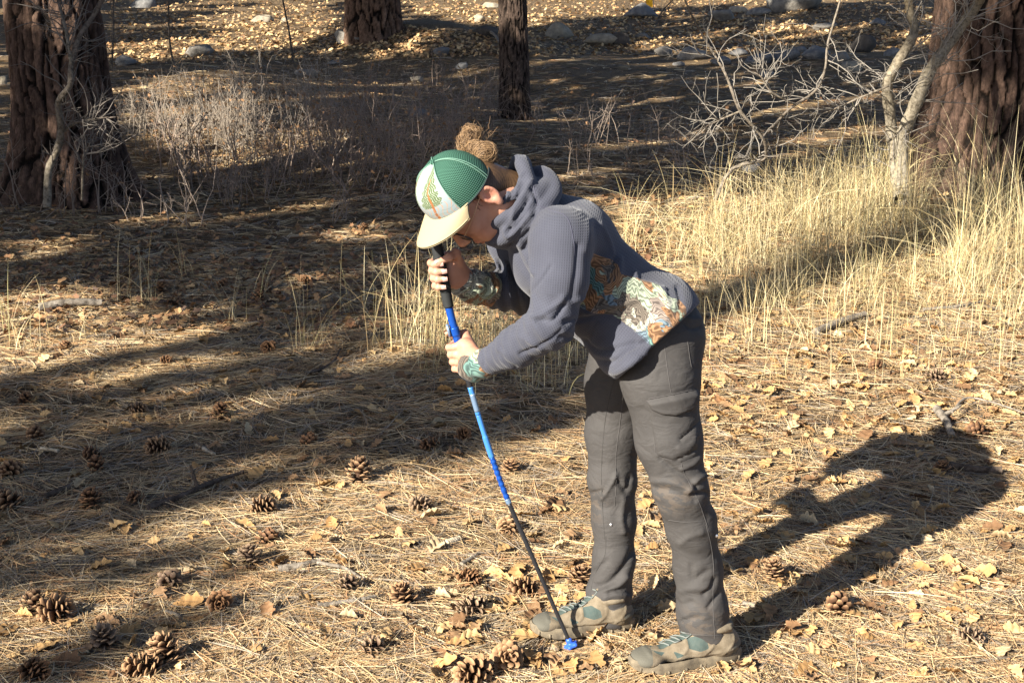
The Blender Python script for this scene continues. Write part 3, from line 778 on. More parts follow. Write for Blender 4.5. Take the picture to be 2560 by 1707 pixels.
# neck opening and hem
hd.cone(Hd(-0.008, 0, -0.060), Hd(0.03, 0, 0.10), 0.070, 0.090, 0.006, op='s')
HEM0, HEMN = P(1625, 872, 3.1), nrm(np.cross(P(1709, 785, 3.06) - P(1544, 934, 3.10), P(1709, 785, 3.4) - P(1709, 785, 3.06)))
if HEMN[2] > 0: HEMN = -HEMN
hd.half(HEM0, HEMN, 0.006)
wob1, wob2 = sines(3, 22), sines(5, 55)
axF = nrm(P(1212, 909, 3.11) - eN)
def seg_w(p, a, b, r):
    ab = b - a; t = np.clip((p - a) @ ab / (ab @ ab), 0, 1); return np.linalg.norm(p - a - t[:, None] * ab, axis=1) < r, t
def hpost(p, d):
    m = np.abs(d) < 0.03
    q = p[m]; e = np.zeros(len(q))
    i, t = seg_w(q, eN, P(1212, 909, 3.11), 0.085)
    e += i * 0.0024 * np.sin((q - eN) @ axF * 230 + 2.2 * wob1(q)) * (0.5 + 0.5 * wob1(q * 0.7))
    i2, t2 = seg_w(q, eF, P(1206, 722, 3.315), 0.08)
    e += i2 * 0.0042 * np.sin(q[:, 0] * 210 + q[:, 2] * 40 + 1.5 * wob1(q))
    i3, t3 = seg_w(q, P(1400, 640, 3.03), eN, 0.10)
    e += i3 * 0.0016 * np.sin(q @ np.array([60, 20, 95]) + 2.6 * wob1(q)) * t3
    e += 0.0006 * wob2(q) + 0.0014 * wob1(q)
    d = d.copy(); d[m] += e; return d
Vh, Fh = hd.mesh(0.005, hpost)
Vh = relax(Vh, Fh, 1, 0.4)
def c2(o, s, l): return [(o[0] + x * s, o[1] + y * s) for x, y in l]          # crop coordinates -> photograph pixels
c3 = lambda *l: c2((1200, 400), 600 / 1568, l)
cc2 = lambda *l: c2((1020, 580), 400 / 1568, l)
cc1 = lambda *l: c2((980, 280), 500 / 2178, l)
hst = [
    (c3((640, 915), (760, 870), (900, 760), (915, 650)), 7, 0.006), (c3((560, 1060), (760, 1020), (960, 960), (1190, 870)), 7, -0.008),
    (c3((700, 1000), (900, 960), (1100, 900), (1200, 850)), 8, 0.007), (c3((530, 1160), (700, 1180), (760, 1060), (840, 1020)), 9, -0.007),
    (c3((680, 1200), (800, 1250), (1010, 1190)), 6, -0.008), (c3((700, 1300), (860, 1320), (960, 1240), (1120, 1170)), 6, -0.009),
    (c3((720, 1330), (880, 1390), (1080, 1260)), 8, 0.006), (c3((880, 640), (860, 800), (900, 880)), 6, -0.006),
    (c3((1010, 740), (1040, 800), (1160, 830), (1200, 890)), 7, 0.006), (c3((1200, 870), (1230, 980), (1210, 1060)), 7, 0.007), (c3((1290, 830), (1310, 930), (1290, 1010)), 6, -0.006),
    (c3((715, 400), (705, 490), (690, 590)), 9, 0.004), (c3((750, 430), (752, 500), (745, 600)), 6, -0.003), (c3((790, 420), (840, 520), (870, 620)), 6, 0.004),
    (c3((640, 560), (630, 720), (600, 900)), 7, -0.006),
    (cc2((1340, 850), (1250, 870), (1420, 860), (1530, 720)), 5, -0.009), (cc2((1200, 600), (1330, 440), (1400, 330)), 4, -0.004), (cc2((1210, 830), (1330, 800), (1480, 690), (1520, 640)), 6, 0.006),
    (cc2((1100, 1190), (1250, 1130), (1400, 1050), (1500, 960)), 4, -0.005), (cc2((880, 1190), (960, 1280), (1060, 1330)), 4, -0.005), (cc2((1130, 1030), (1230, 1100), (1350, 1180)), 5, 0.005), (cc2((900, 1110), (930, 1160)), 3, -0.004),
    (cc2((740, 1180), (745, 1310)), 3, -0.004), (cc2((1050, 180), (1120, 330), (1200, 460)), 5, -0.007), (cc2((1100, 130), (1170, 260), (1230, 400)), 6, 0.006),
    (cc1((1230, 1280), (1260, 1360), (1400, 1240), (1500, 1120)), 5, 0.008), (cc1((1290, 1280), (1330, 1180), (1420, 1080), (1480, 950)), 5, -0.010), (cc1((1310, 1240), (1340, 1060), (1430, 920), (1510, 760)), 6, 0.009),
    (cc1((1260, 1020), (1300, 900), (1330, 780)), 5, -0.008), (cc1((1330, 900), (1380, 790), (1420, 670)), 4, 0.006), (cc1((1520, 830), (1580, 980), (1540, 1120)), 4, -0.006), (cc1((1420, 1370), (1520, 1250), (1570, 1100)), 5, -0.006), (cc1((1160, 740), (1230, 850), (1290, 900)), 6, 0.006),
]
Vh = strokes(Vh, Fh, hst)
px = proj(Vh)
panel_poly = c3((650, 640), (705, 590), (775, 625), (860, 650), (905, 690), (920, 745), (1040, 775), (1170, 815), (1245, 900), (1300, 910), (1345, 960), (1350, 1010), (1260, 1110), (1128, 1225), (1050, 1150), (960, 1080), (860, 1010), (740, 1000), (650, 960), (620, 930), (640, 800))
inside = pt_in_poly(px, panel_poly) & (Vh[:, 1] < YT + 0.02)
sdp = poly_dist(px, panel_poly); panel = np.clip(0.5 + np.where(inside, sdp, -sdp) * 0.06, 0, 1)
armN, _ = seg_w(Vh, P(1400, 590, 3.03), eN, 0.095); foreN, _ = seg_w(Vh, eN, P(1205, 912, 3.11), 0.085); farF, _ = seg_w(Vh, eF, P(1206, 722, 3.315), 0.085)
panel = np.where(armN & (Vh[:, 1] < 3.075), 0, panel); panel = np.where(foreN, 0, panel)
def rotuv(a): return np.stack([Vh[:, 0] * math.cos(a) - Vh[:, 2] * math.sin(a), Vh[:, 0] * math.sin(a) + Vh[:, 2] * math.cos(a) , Vh[:, 1] * 0], 1)
fab = rotuv(math.radians(37))
fab = np.where((armN & (Vh[:, 1] < 3.08))[:, None], rotuv(math.radians(4)), fab); fab = np.where(foreN[:, None], rotuv(math.radians(-28)), fab); fab = np.where(farF[:, None], rotuv(0.0), fab)
hoodie = obj('fleece_hoodie', fast_mesh('fleece_hoodie', Vh, Fh, True, attrs={'panel': panel, 'fab': fab}), M_HOOD, person)
bvh_h = BVHTree.FromPolygons(Vh.tolist(), Fh.tolist())
def on_surf(bvh, pl, off, n=None):
    pl = smooth_poly(pl, n) if n else np.asarray(pl, float); out = []
    for (x, y) in pl:
        d = nrm(ray(x, y)); h = bvh.ray_cast(Vector(CAMP), Vector(d))
        if h[0] is not None: out.append(np.array(h[0]) + np.array(h[1]) * off)
    return np.array(out)
def seam(name, bvh, pl, r, m, parent, n=24, off=0.0):
    p = on_surf(bvh, pl, off, n)
    if len(p) < 3: return None
    V, F = tubes(p[None], np.full((1, len(p)), r), 5)
    return obj(name, fast_mesh(name, V, F, True), m, parent)
def patch(name, bvh, poly, off, m, parent, step=4.0, bulge=0.0):
    poly = np.asarray(poly, float); lo, hi = poly.min(0), poly.max(0)
    gx = np.arange(lo[0], hi[0] + step, step); gy = np.arange(lo[1], hi[1] + step, step)
    X, Y = np.meshgrid(gx, gy, indexing='ij'); pts = np.stack([X.ravel(), Y.ravel()], 1)
    ins = pt_in_poly(pts, poly); dd = poly_dist(pts, poly); keep = ins | (dd < step * 0.75)
    # pull the outer ring onto the outline
    for i in np.where(keep & ~ins)[0]:
        best = None
        for j in range(len(poly)):
            a, b = poly[j], poly[(j + 1) % len(poly)]; ab = b - a; t = np.clip((pts[i] - a) @ ab / max(ab @ ab, 1e-9), 0, 1); q = a + t * ab
            if best is None or np.linalg.norm(q - pts[i]) < best[0]: best = (np.linalg.norm(q - pts[i]), q)
        pts[i] = best[1]
    V = np.zeros((len(pts), 3)); ok = np.zeros(len(pts), bool)
    for i in np.where(keep)[0]:
        d = nrm(ray(*pts[i])); h = bvh.ray_cast(Vector(CAMP), Vector(d))
        if h[0] is not None:
            e = min(dd[i] / 8.0, 1) if ins[i] else 0
            V[i] = np.array(h[0]) + np.array(h[1]) * (off * (0.25 + 0.75 * e) + bulge * e); ok[i] = True
    idx = np.arange(len(pts)).reshape(len(gx), len(gy)); q = np.stack([idx[:-1, :-1], idx[1:, :-1], idx[1:, 1:], idx[:-1, 1:]], -1).reshape(-1, 4)
    q = q[ok[q].all(1)]; used = np.unique(q); rm = np.full(len(pts), -1); rm[used] = np.arange(len(used))
    return obj(name, fast_mesh(name, V[used], rm[q], True), m, parent)
M_SEAMH = mat('fleece_seam', (0.06, 0.06, 0.085), 0.9)
for pl in (c3((390, 300), (470, 330), (570, 380), (610, 520), (620, 640)), c3((350, 170), (370, 260), (380, 300)), c3((860, 1010), (960, 1080), (1060, 1150), (1128, 1222))):
    seam('seam', bvh_h, pl, 0.0011, M_SEAMH, hoodie)
# cuffs of the printed layer showing at both wrists
def cuff(pts, rs, seed, sharp=0.0045):
    c = Sdf(); c.chain(pts, rs, 0.012); wv = sines(seed, 70); ax_ = nrm(np.asarray(pts[-1]) - np.asarray(pts[0]))
    def pst(p, d): return d + sharp * np.sin((p - pts[0]) @ ax_ * 190 + 2.5 * wv(p)) * 0.7 + 0.002 * wv(p * 1.7)
    V, F = c.mesh(0.004, pst); 
    return obj('printed_cuff', fast_mesh('printed_cuff', V, F, True, attrs={'panel': np.ones(len(V)), 'fab': V}), M_HOOD, person)
cuff([P(1206, 911, 3.11), P(1180, 917, 3.125), wN], [0.036, 0.034, 0.030], 4, 0.0025)
cuff([P(1215, 722, 3.318), P(1178, 715, 3.288), P(1146, 703, 3.262)], [0.043, 0.041, 0.036], 9)

# ---- trousers
tr = Sdf()
nleg = [(1652, 860, 3.135, 0.099), (1650, 940, 3.125, 0.097), (1672, 1100, 3.115, 0.082), (1702, 1225, 3.10, 0.068), (1728, 1310, 3.115, 0.064), (1746, 1420, 3.13, 0.0605), (1756, 1520, 3.13, 0.0650), (1765, 1640, 3.13, 0.073)]
fleg = [(1570, 860, 3.33, 0.104), (1552, 960, 3.345, 0.094), (1533, 1080, 3.345, 0.074), (1531, 1200, 3.335, 0.0635), (1535, 1300, 3.33, 0.0600), (1534, 1400, 3.32, 0.0580), (1522, 1480, 3.31, 0.0600), (1514, 1590, 3.305, 0.0590)]
tr.chain([P(a, b, c) for a, b, c, _ in nleg], [d for *_, d in nleg], 0.03)
tr.chain([P(a, b, c) for a, b, c, _ in fleg], [d for *_, d in fleg], 0.03)
tr.ell(P(1625, 815, 3.22), (0.115, 0.155, 0.108), k=0.04)
tr.ell(P(1662, 838, 3.145), (0.089, 0.080, 0.098), k=0.035); tr.ell(P(1655, 845, 3.30), (0.088, 0.080, 0.098), k=0.035)
tr.ell(P(1763, 1580, 3.13) - np.array([0, 0, 0.14]), (0.20, 0.20, 0.138), k=0.004, op='s'); tr.ell(P(1516, 1548, 3.305) - np.array([0, 0, 0.14]), (0.16, 0.20, 0.138), k=0.004, op='s')
w3, w4 = sines(21, 18), sines(22, 48)
def tpost(p, d):
    m = np.abs(d) < 0.03; q = p[m]
    lowz = np.clip((0.62 - q[:, 2]) / 0.3, 0.15, 1)
    e = 0.0014 * w3(q) * lowz + 0.0005 * w4(q) * lowz
    kn = np.exp(-((q[:, 2] - 0.42) / 0.09) ** 2) + 0.8 * np.exp(-((q[:, 2] - 0.13) / 0.06) ** 2)
    e += 0.0012 * np.sin(q @ np.array([35, 30, 120]) + 2.0 * w3(q)) * kn * (0.4 + 0.6 * np.clip(q[:, 0] * 4, 0, 1))
    d = d.copy(); d[m] += e; return d
Vt, Ft = tr.mesh(0.005, tpost)
Vt = relax(Vt, Ft, 1, 0.4)
c4 = lambda *l: c2((1400, 850), 500 / 1568, l)
c5 = lambda *l: c2((1280, 1300), 620 / 2352, l)
tst = [
    (c4((240, 1200), (340, 1180)), 4, -0.006), (c4((330, 1240), (410, 1120), (440, 1050)), 5, 0.006), (c4((460, 1110), (520, 1180), (545, 1080)), 6, -0.008), (c4((500, 1250), (480, 1400), (500, 1500)), 8, 0.007),
    (c4((790, 930), (900, 1020), (1010, 1090), (1060, 1150)), 5, -0.007), (c4((1000, 1190), (1080, 1090), (1140, 1060)), 6, 0.008), (c4((740, 1160), (900, 1190), (1060, 1260)), 5, -0.006), (c4((720, 1100), (900, 1120), (1040, 1180)), 6, 0.005), (c4((1040, 1210), (1160, 1200), (1200, 1280)), 5, -0.008),
    (c4((930, 850), (1000, 830), (1080, 740)), 5, 0.005), (c4((940, 780), (1010, 720), (1080, 640)), 5, -0.006), (c4((920, 930), (1000, 900), (1060, 860)), 5, -0.007), (c4((950, 1010), (1040, 970), (1090, 920)), 5, 0.006),
    (c5((790, 640), (930, 590), (1050, 470), (1150, 300)), 9, -0.009), (c5((900, 660), (1010, 610), (1080, 540)), 8, 0.009), (c5((920, 690), (1000, 670), (1120, 690)), 6, -0.008), (c5((700, 520), (790, 480), (900, 380)), 6, -0.005), (c5((880, 740), (960, 700), (1090, 700)), 7, 0.007), (c5((700, 560), (690, 700), (720, 830)), 8, 0.005),
    (c5((1820, 700), (1900, 620), (1920, 560)), 6, -0.007), (c5((1860, 830), (1910, 760), (1960, 700)), 5, -0.006), (c5((1600, 960), (1700, 930), (1770, 930)), 5, -0.005), (c5((1560, 680), (1680, 650), (1850, 640)), 10, 0.005), (c5((1550, 760), (1600, 800), (1700, 780)), 7, -0.005), (c5((1600, 220), (1680, 160), (1800, 120)), 8, 0.004), (c5((1700, 440), (1720, 560), (1850, 480)), 8, -0.004),
    (c3((1310, 1010), (1360, 1040), (1440, 1040)), 5, 0.005), (c3((1340, 1070), (1380, 1100), (1440, 1090)), 4, -0.005),
]
Vt = strokes(Vt, Ft, tst)
pxt = proj(Vt)
dust = np.zeros(len(Vt))
for (cx, cy, rx, ry) in ((1665, 1250, 45, 35), (1490, 1265, 25, 40), (1690, 1235, 60, 30), (1750, 1560, 60, 40)):
    dust += np.exp(-((pxt[:, 0] - cx) / rx) ** 2 - ((pxt[:, 1] - cy) / ry) ** 2)
trousers = obj('trousers', fast_mesh('trousers', Vt, Ft, True, attrs={'dust': np.clip(dust, 0, 1)}), M_TROU, person)
bvh_t = BVHTree.FromPolygons(Vt.tolist(), Ft.tolist())
pk = patch('cargo_pocket', bvh_t, c4((690, 470), (1075, 395), (1085, 640), (1075, 900), (940, 960), (765, 905), (720, 690)), 0.0035, M_TROU, trousers, 4.0, 0.002)
tag(patch('pocket_flap', bvh_t, c4((678, 468), (870, 430), (1075, 385), (1085, 470), (1040, 545), (905, 598), (800, 585), (720, 545)), 0.011, M_TROU, trousers, 3.5, 0.003), 'rounded flap closing the cargo pocket')
for pl, mm in ((c4((820, 50), (845, 250), (870, 410)), M_SEAM), (c4((905, 620), (920, 800), (960, 1000), (1020, 1130), (1090, 1270), (1170, 1500)), M_SEAM), (c4((1000, 0), (1015, 120), (1030, 210)), M_SEAM), (c4((430, 290), (380, 480), (345, 700), (325, 1000), (330, 1250), (350, 1560)), M_SEAMD), (c4((500, 400), (470, 650), (440, 900), (440, 1100), (430, 1300)), M_SEAM),
               (c4((690, 480), (715, 600), (740, 800), (765, 905), (940, 955)), M_SEAM), (c4((850, 1410), (980, 1425), (1130, 1415)), M_SEAM), (c5((1840, 40), (1890, 250), (1915, 500), (1905, 760), (1925, 1120)), M_SEAM), (c5((890, 150), (880, 330), (800, 480), (750, 650), (750, 820)), M_SEAMD), (c5((1560, 1060), (1750, 1085), (2050, 1090)), M_SEAM), (c5((715, 860), (880, 880), (1050, 820)), M_SEAM), (c4((690, 462), (880, 425), (1070, 385)), M_SEAM)):
    seam('seam', bvh_t, pl, 0.0010, mm, trousers, 28)
M_SNAP = mat('metal_snap', (0.7, 0.7, 0.72), 0.3, metallic=0.8)
for (x, y) in (c4((400, 1445))[0], c5((1935, 145))[0]):
    q = on_surf(bvh_t, [(x, y)], 0.001)
    s = Sdf(); s.ell(q[0], (0.0042, 0.003, 0.0045)); V, F = s.mesh(0.0015); obj('snap_button', fast_mesh('snap_button', V, F, True), M_SNAP, trousers)

# ---- hiking shoes
def shoe(heel, toe, ankle, seed, lab):
    heel = heel + np.array([0, 0.032, 0]); toe = toe + np.array([0, 0.018, 0])
    z0 = float(terrain(*(0.5 * (heel + toe))[:2])) + 0.010
    a = nrm([toe[0] - heel[0], toe[1] - heel[1], 0]); w = np.cross([0, 0, 1.0], a); o = np.array([heel[0], heel[1], z0]); L = np.linalg.norm((toe - heel)[:2]); k_ = L / 0.285
    loc = lambda s, t, z: o + a * s * k_ + w * t * k_ + np.array([0, 0, z * k_])
    Rm = np.stack([a, w, [0, 0, 1.0]])
    root = empty('hiking_shoe', o); root.parent = person; root.matrix_parent_inverse = Matrix.Translation(person.location).inverted()
    root['label'] = lab
    u = Sdf()
    u.ell(loc(0.044, 0, 0.046), (0.042 * k_, 0.034 * k_, 0.036 * k_), Rm, 0.02)
    u.chain([loc(0.05, 0, 0.052), loc(0.115, 0, 0.054), loc(0.17, 0, 0.042), loc(0.232, 0.004, 0.032)], [0.035, 0.035, 0.030, 0.024], 0.025, w, 1.18)
    u.ell(loc(0.243, 0.002, 0.034), (0.040 * k_, 0.044 * k_, 0.021 * k_), Rm, 0.02)
    u.chain([loc(0.060, 0, 0.06), loc(0.066, 0, 0.110)], [0.036, 0.036], 0.03)
    u.cone(loc(0.108, 0, 0.068), loc(0.092, 0, 0.095), 0.028, 0.028, 0.02)
    u.torus(loc(0.066, 0, 0.098), Rm, 0.036, 0.008, 0.008)
    u.half(loc(0, 0, 0.022), [0, 0, -1.0])
    sn = sines(seed, 90)
    V, F = u.mesh(0.0035, lambda p, d: d + 0.0006 * sn(p))
    q = (V - o) @ Rm.T / k_
    nn = vnormals(V, F)
    teal = np.zeros(len(V)); rnd = np.zeros(len(V))
    for poly in (((0.098, 0.056), (0.102, 0.074), (0.125, 0.086), (0.147, 0.078), (0.147, 0.058), (0.12, 0.050)), ((0.158, 0.044), (0.187, 0.056), (0.178, 0.038)), ((0.205, 0.052), (0.236, 0.058), (0.215, 0.047))):
        i = pt_in_poly(q[:, [0, 2]], poly); d = poly_dist(q[:, [0, 2]], poly); teal = np.maximum(teal, np.clip(0.5 + np.where(i, d, -d) * 120, 0, 1))
    top = (np.abs(q[:, 1]) < 0.014) & (q[:, 0] > 0.12) & (q[:, 0] < 0.215); teal[top] = 1
    V = V - nn * (0.0018 * teal)[:, None]; rid = np.zeros(len(V))
    for pl_ in (((0.245, 0.052), (0.205, 0.040), (0.15, 0.036), (0.08, 0.040), (0.0, 0.050)), ((0.155, 0.095), (0.15, 0.06), (0.18, 0.032)), ((0.09, 0.10), (0.085, 0.065), (0.11, 0.038)), ((0.04, 0.10), (0.03, 0.07), (0.06, 0.035))): rid = np.maximum(rid, np.exp(-(poly_dist(q[:, [0, 2]], smooth_poly(pl_, 14), False) / 0.004) ** 2))
    V = V + nn * (0.0022 * rid)[:, None]
    rnd = ((q[:, 0] > 0.247 - 0.10 * np.clip(q[:, 2] - 0.03, 0, 1) * 4) | ((q[:, 0] < 0.035) & (q[:, 2] < 0.06))).astype(float)
    up = obj('shoe_upper', fast_mesh('shoe_upper', V, F, True, attrs={'teal': teal, 'rand': rnd}), M_SHOE, None)
    # sole: outline swept up with a rounded rand and lugs
    n = 56; t = np.linspace(0, 2 * np.pi, n, endpoint=False)
    sx = 0.1425 - 0.1465 * np.cos(t); sy = (0.037 + 0.010 * np.clip((sx - 0.12) / 0.1, 0, 1) - 0.006 * np.exp(-((sx - 0.11) / 0.03) ** 2)) * np.sign(np.sin(t)) * np.abs(np.sin(t)) ** 0.62 + 0.004 * (sx / 0.285)
    toe_up = 0.018 * np.clip((sx - 0.21) / 0.08, 0, 1) ** 2 + 0.006 * np.clip((0.03 - sx) / 0.03, 0, 1)
    rings = []
    for (zz, sc) in ((0.0, 0.93), (0.007, 0.99), (0.013, 0.97), (0.019, 1.0), (0.026, 0.985), (0.032, 0.93)):
        rings.append(np.stack([0.142 + (sx - 0.142) * (0.5 + 0.5 * sc), sy * sc, zz + toe_up * (1 - 0.5 * zz / 0.032)], 1))
    rg = np.concatenate(rings); Vs = o + (rg * k_) @ Rm
    idx = np.arange(len(rg)).reshape(6, n); Fs = np.stack([idx[:-1], np.roll(idx[:-1], -1, 1), np.roll(idx[1:], -1, 1), idx[1:]], -1).reshape(-1, 4)
    ms = Mesher(); ms.add(Vs, Fs); cen = o + np.array([0.142, 0, 0.0]) @ Rm * k_
    ms.add(np.vstack([Vs[:n], cen]), np.stack([np.roll(np.arange(n), -1), np.arange(n), np.full(n, n)], 1))
    for i in range(0, n, 3):
        c = Vs[i] + np.array([0, 0, 0.007]); out = nrm([Vs[i][0] - cen[0], Vs[i][1] - cen[1], 0]); sd = np.cross([0, 0, 1.0], out)
        b = np.array([[x, y, z] for x in (-1, 1) for y in (-1, 1) for z in (-1, 1)], float)
        ms.add(c + np.outer(b[:, 0], out) * 0.0018 + np.outer(b[:, 1], sd) * 0.0060 + b[:, 2:] * np.array([0, 0, 0.0055]), [[0, 1, 3, 2], [4, 6, 7, 5], [0, 4, 5, 1], [2, 3, 7, 6], [0, 2, 6, 4], [1, 5, 7, 3]])
    so = obj('sole', ms.mesh('sole'), M_SOLE, None)
    bv = BVHTree.FromPolygons(V.tolist(), F.tolist())
    lp = []
    for i in range(7):
        s = 0.205 - i * 0.014; sg = 1 if i % 2 else -1
        for tt in (-1, -0.5, 0, 0.5, 1):
            lp.append(loc(s - 0.007 * (tt * sg + 1) , 0.017 * tt * sg, 0))
    pts = []
    for q_ in lp:
        h = bv.ray_cast(Vector(q_ + np.array([0, 0, 0.2])), Vector((0, 0, -1)))
        if h[0] is not None: pts.append(np.array(h[0]) + np.array([0, 0, 0.003]))
    V2, F2 = tubes(np.array(pts)[None], np.full((1, len(pts)), 0.0022), 5)
    la = obj('lace', fast_mesh('lace', V2, F2, True), M_LACE, None)
    for x in (up, so, la):
        x.parent = root; x.matrix_parent_inverse = Matrix.Translation(Vector(o)).inverted()
    return root
shoe(G(1852, 1664), G(1576, 1696), None, 31, 'dusty tan hiking shoe on the foot nearer the camera')
shoe(G(1585, 1588), G(1328, 1604), None, 32, 'dusty tan hiking shoe behind the pole tip')

# ---- hair
hr = Sdf()
hr.ell(Hd(0.020, 0, 0.030), (0.078, 0.0785, 0.070), HR, 0.02)
hr.ell(Hd(-0.022, 0, -0.002), (0.040, 0.060, 0.046), HR, 0.03)
hr.cone(Hd(-0.020, 0.0, -0.005), Hd(-0.024, 0.0, -0.080), 0.052, 0.052, 0.03)
hr.cone(Hd(0.012, 0.070, 0.026), Hd(0.022, 0.068, 0.008), 0.010, 0.006, 0.01)
hr.cone(Hd(0.060, 0.03, -0.02), Hd(0.045, 0.03, -0.12), 0.085, 0.085, 0.01, op='s')
hr.ell(Hd(0.10, 0, 0.0), (0.085, 0.2, 0.050), HR, 0.01, 's')
hr.ell(Hd(-0.004, 0.08, -0.004), (0.023, 0.022, 0.034), HR, 0.004, 's')
Vr, Fr = hr.mesh(0.0035)
BUN = P(1205, 385, 3.2); bq = Vr - BUN; b1_ = nrm(HO - BUN); b2_ = nrm(np.cross(b1_, [0, 1, 0])); b3_ = np.cross(b1_, b2_); an_ = np.arctan2(bq @ b3_, bq @ b2_); rd_ = np.linalg.norm(bq, axis=1)
sr = lambda v: 0.5 * np.sin(an_ * 71 + 2.2 * np.sin(rd_ * 40)) + 0.5 * np.sin(an_ * 127 + 3 * np.sin(rd_ * 55 + 1))
k_ = np.clip(0.42 + 0.38 * sr(Vr) + 0.12 * sines(42, 60)(Vr), 0, 1)[:, None]
hc = np.array([0.040, 0.022, 0.012]) * (1 - k_) + np.array([0.155, 0.088, 0.043]) * k_
Vr = Vr + vnormals(Vr, Fr) * (0.0005 * sr(Vr))[:, None]
hair = obj('hair', fast_mesh('hair', Vr, Fr, True, hc), M_HAIR, person)
# bun: two loops of strands tied at the back of the crown
sp, sw, sc_ = [], [], []
for (cx, cy, Y, ra, rb, tl, n) in ((1175, 350, 3.24, 0.034, 0.018, 1.15, 900), (1213, 384, 3.19, 0.027, 0.025, 0.4, 1000), (1192, 376, 3.22, 0.025, 0.022, -0.5, 400)):
    c = P(cx, cy, Y)
    for i in range(n):
        u_ = nrm(rng.normal(size=3) * [0.40, 0.40, 0.40] + [math.cos(tl), 0.2, math.sin(tl)]); v_ = nrm(np.cross(u_, rng.normal(size=3) * 0.7 + [0, 1, 0]))
        t = np.linspace(0, rng.uniform(1.6, 3.6), 9) + rng.uniform(0, 6.28); g = rng.uniform(0.78, 1.10) + 0.10 * np.sin(t * 2 + rng.uniform(0, 6))
        sp.append(c + (np.cos(t) * ra * g)[:, None] * u_ + (np.sin(t) * rb * g)[:, None] * v_); sw.append(rng.uniform(0.00028, 0.00055)); b_ = rng.uniform(0, 1)
        sc_.append(np.array([0.06, 0.034, 0.017]) * (1 - b_) + np.array([0.42, 0.265, 0.135]) * b_)
for i in range(90):      # fly-aways
    c = P(rng.uniform(1165, 1230), rng.uniform(318, 392), 3.24); d = nrm(rng.normal(size=3) + [0.2, 0, 0.7]) * rng.uniform(0.008, 0.026); cv = rng.normal(size=3) * 0.004
    t = np.linspace(0, 1, 9)[:, None]; sp.append(c + d * t + cv * t * t); sw.append(0.0003); sc_.append(np.array([0.34, 0.21, 0.11]))
for i in range(40):      # wisps by the ear and nape
    a_ = Hd(rng.uniform(-0.03, 0.03), 0.070, rng.uniform(0.015, 0.035)); d = hF * rng.uniform(-0.004, 0.008) - hU * rng.uniform(0.006, 0.016) + hL * 0.003
    t = np.linspace(0, 1, 9)[:, None]; sp.append(a_ + d * t + rng.normal(size=3) * 0.004 * t * t); sw.append(0.0006); sc_.append(np.array([0.22, 0.13, 0.065]))
sp = np.array(sp); V, F = tubes(sp, np.array(sw)[:, None] * np.array([0.6, 1, 1, 1, 1, 1, 1, 0.9, 0.4])[None], 3)
tag(obj('hair_bun', fast_mesh('hair_bun', V, F, True, np.repeat(np.array(sc_), 9 * 3, 0)), M_HAIR, person), 'messy light brown bun above the cap', kind='stuff')

bc = Sdf(); bc.ell(P(1177, 348, 3.24), (0.013, 0.014, 0.027), k=0.01); bc.ell(P(1213, 385, 3.19), (0.021, 0.020, 0.021), k=0.01); bc.ell(P(1194, 378, 3.22), (0.019, 0.019, 0.019), k=0.01)
V, F = bc.mesh(0.004); kk = np.clip(0.5 + 0.4 * sines(43, 260, 9, (1, 0.4, 0.6))(V), 0, 1)[:, None]
obj('bun_core', fast_mesh('bun_core', V, F, True, np.array([0.07, 0.038, 0.018]) * (1 - kk) + np.array([0.26, 0.15, 0.07]) * kk), M_HAIR, person)
# ---- cap
def rot2(a, x, y): return math.cos(a) * x + math.sin(a) * y, math.cos(a) * y - math.sin(a) * x
kF, kU = rot2(0.2313, hF0, hU); kL, kU = rot2(-0.0139, hL0, kU); kF, kL = rot2(0.3911, kF, kL)
def cap_pt(ph, v, off=0.0):
    """ph angle from the front (rad, + towards the left side), v 0 rim .. 1 button"""
    th = v * np.pi / 2; fr = np.clip(np.cos(ph), 0, 1); bk = np.clip(-np.cos(ph), 0, 1)
    rho = np.cos(th) ** (0.72 - 0.18 * fr + 0.10 * bk); hz = np.sin(th) ** 0.95
    a = (0.0888 + off) + 0.006 * fr * np.sin(th * 2); b = 0.0900 + off
    u = 0.0399 + 0.016 * np.cos(ph) * (1 - v) + (0.0911 + off) * hz
    f = 0.0237 + a * rho * np.cos(ph) - 0.020 * v
    return HO + f[..., None] * kF + (-0.0022 + b * rho * np.sin(ph))[..., None] * kL + u[..., None] * kU
cap = empty('trucker_cap', Hd(0, 0, 0.05)); cap.parent = person; cap.matrix_parent_inverse = Matrix.Translation(person.location).inverted()
tag(cap, 'green mesh cap with printed white front and cream visor')
def capobj(name, V, F, m, **kw):
    o = obj(name, fast_mesh(name, V, F, True, **kw), m, None); o.parent = cap; o.matrix_parent_inverse = Matrix.Translation(Vector(Hd(0, 0, 0.05))).inverted(); return o
def sheet(ph0, ph1, nu, nv, off=0.0):
    ph, v = np.meshgrid(np.linspace(ph0, ph1, nu), np.linspace(0, 1, nv), indexing='ij')
    idx = np.arange(nu * nv).reshape(nu, nv); F = np.stack([idx[:-1, :-1], idx[1:, :-1], idx[1:, 1:], idx[:-1, 1:]], -1).reshape(-1, 4)
    return cap_pt(ph, v, off).reshape(-1, 3), F, ph.ravel(), v.ravel()
PF = 1.02
V, F, ph, v = sheet(-PF, PF, 150, 120)
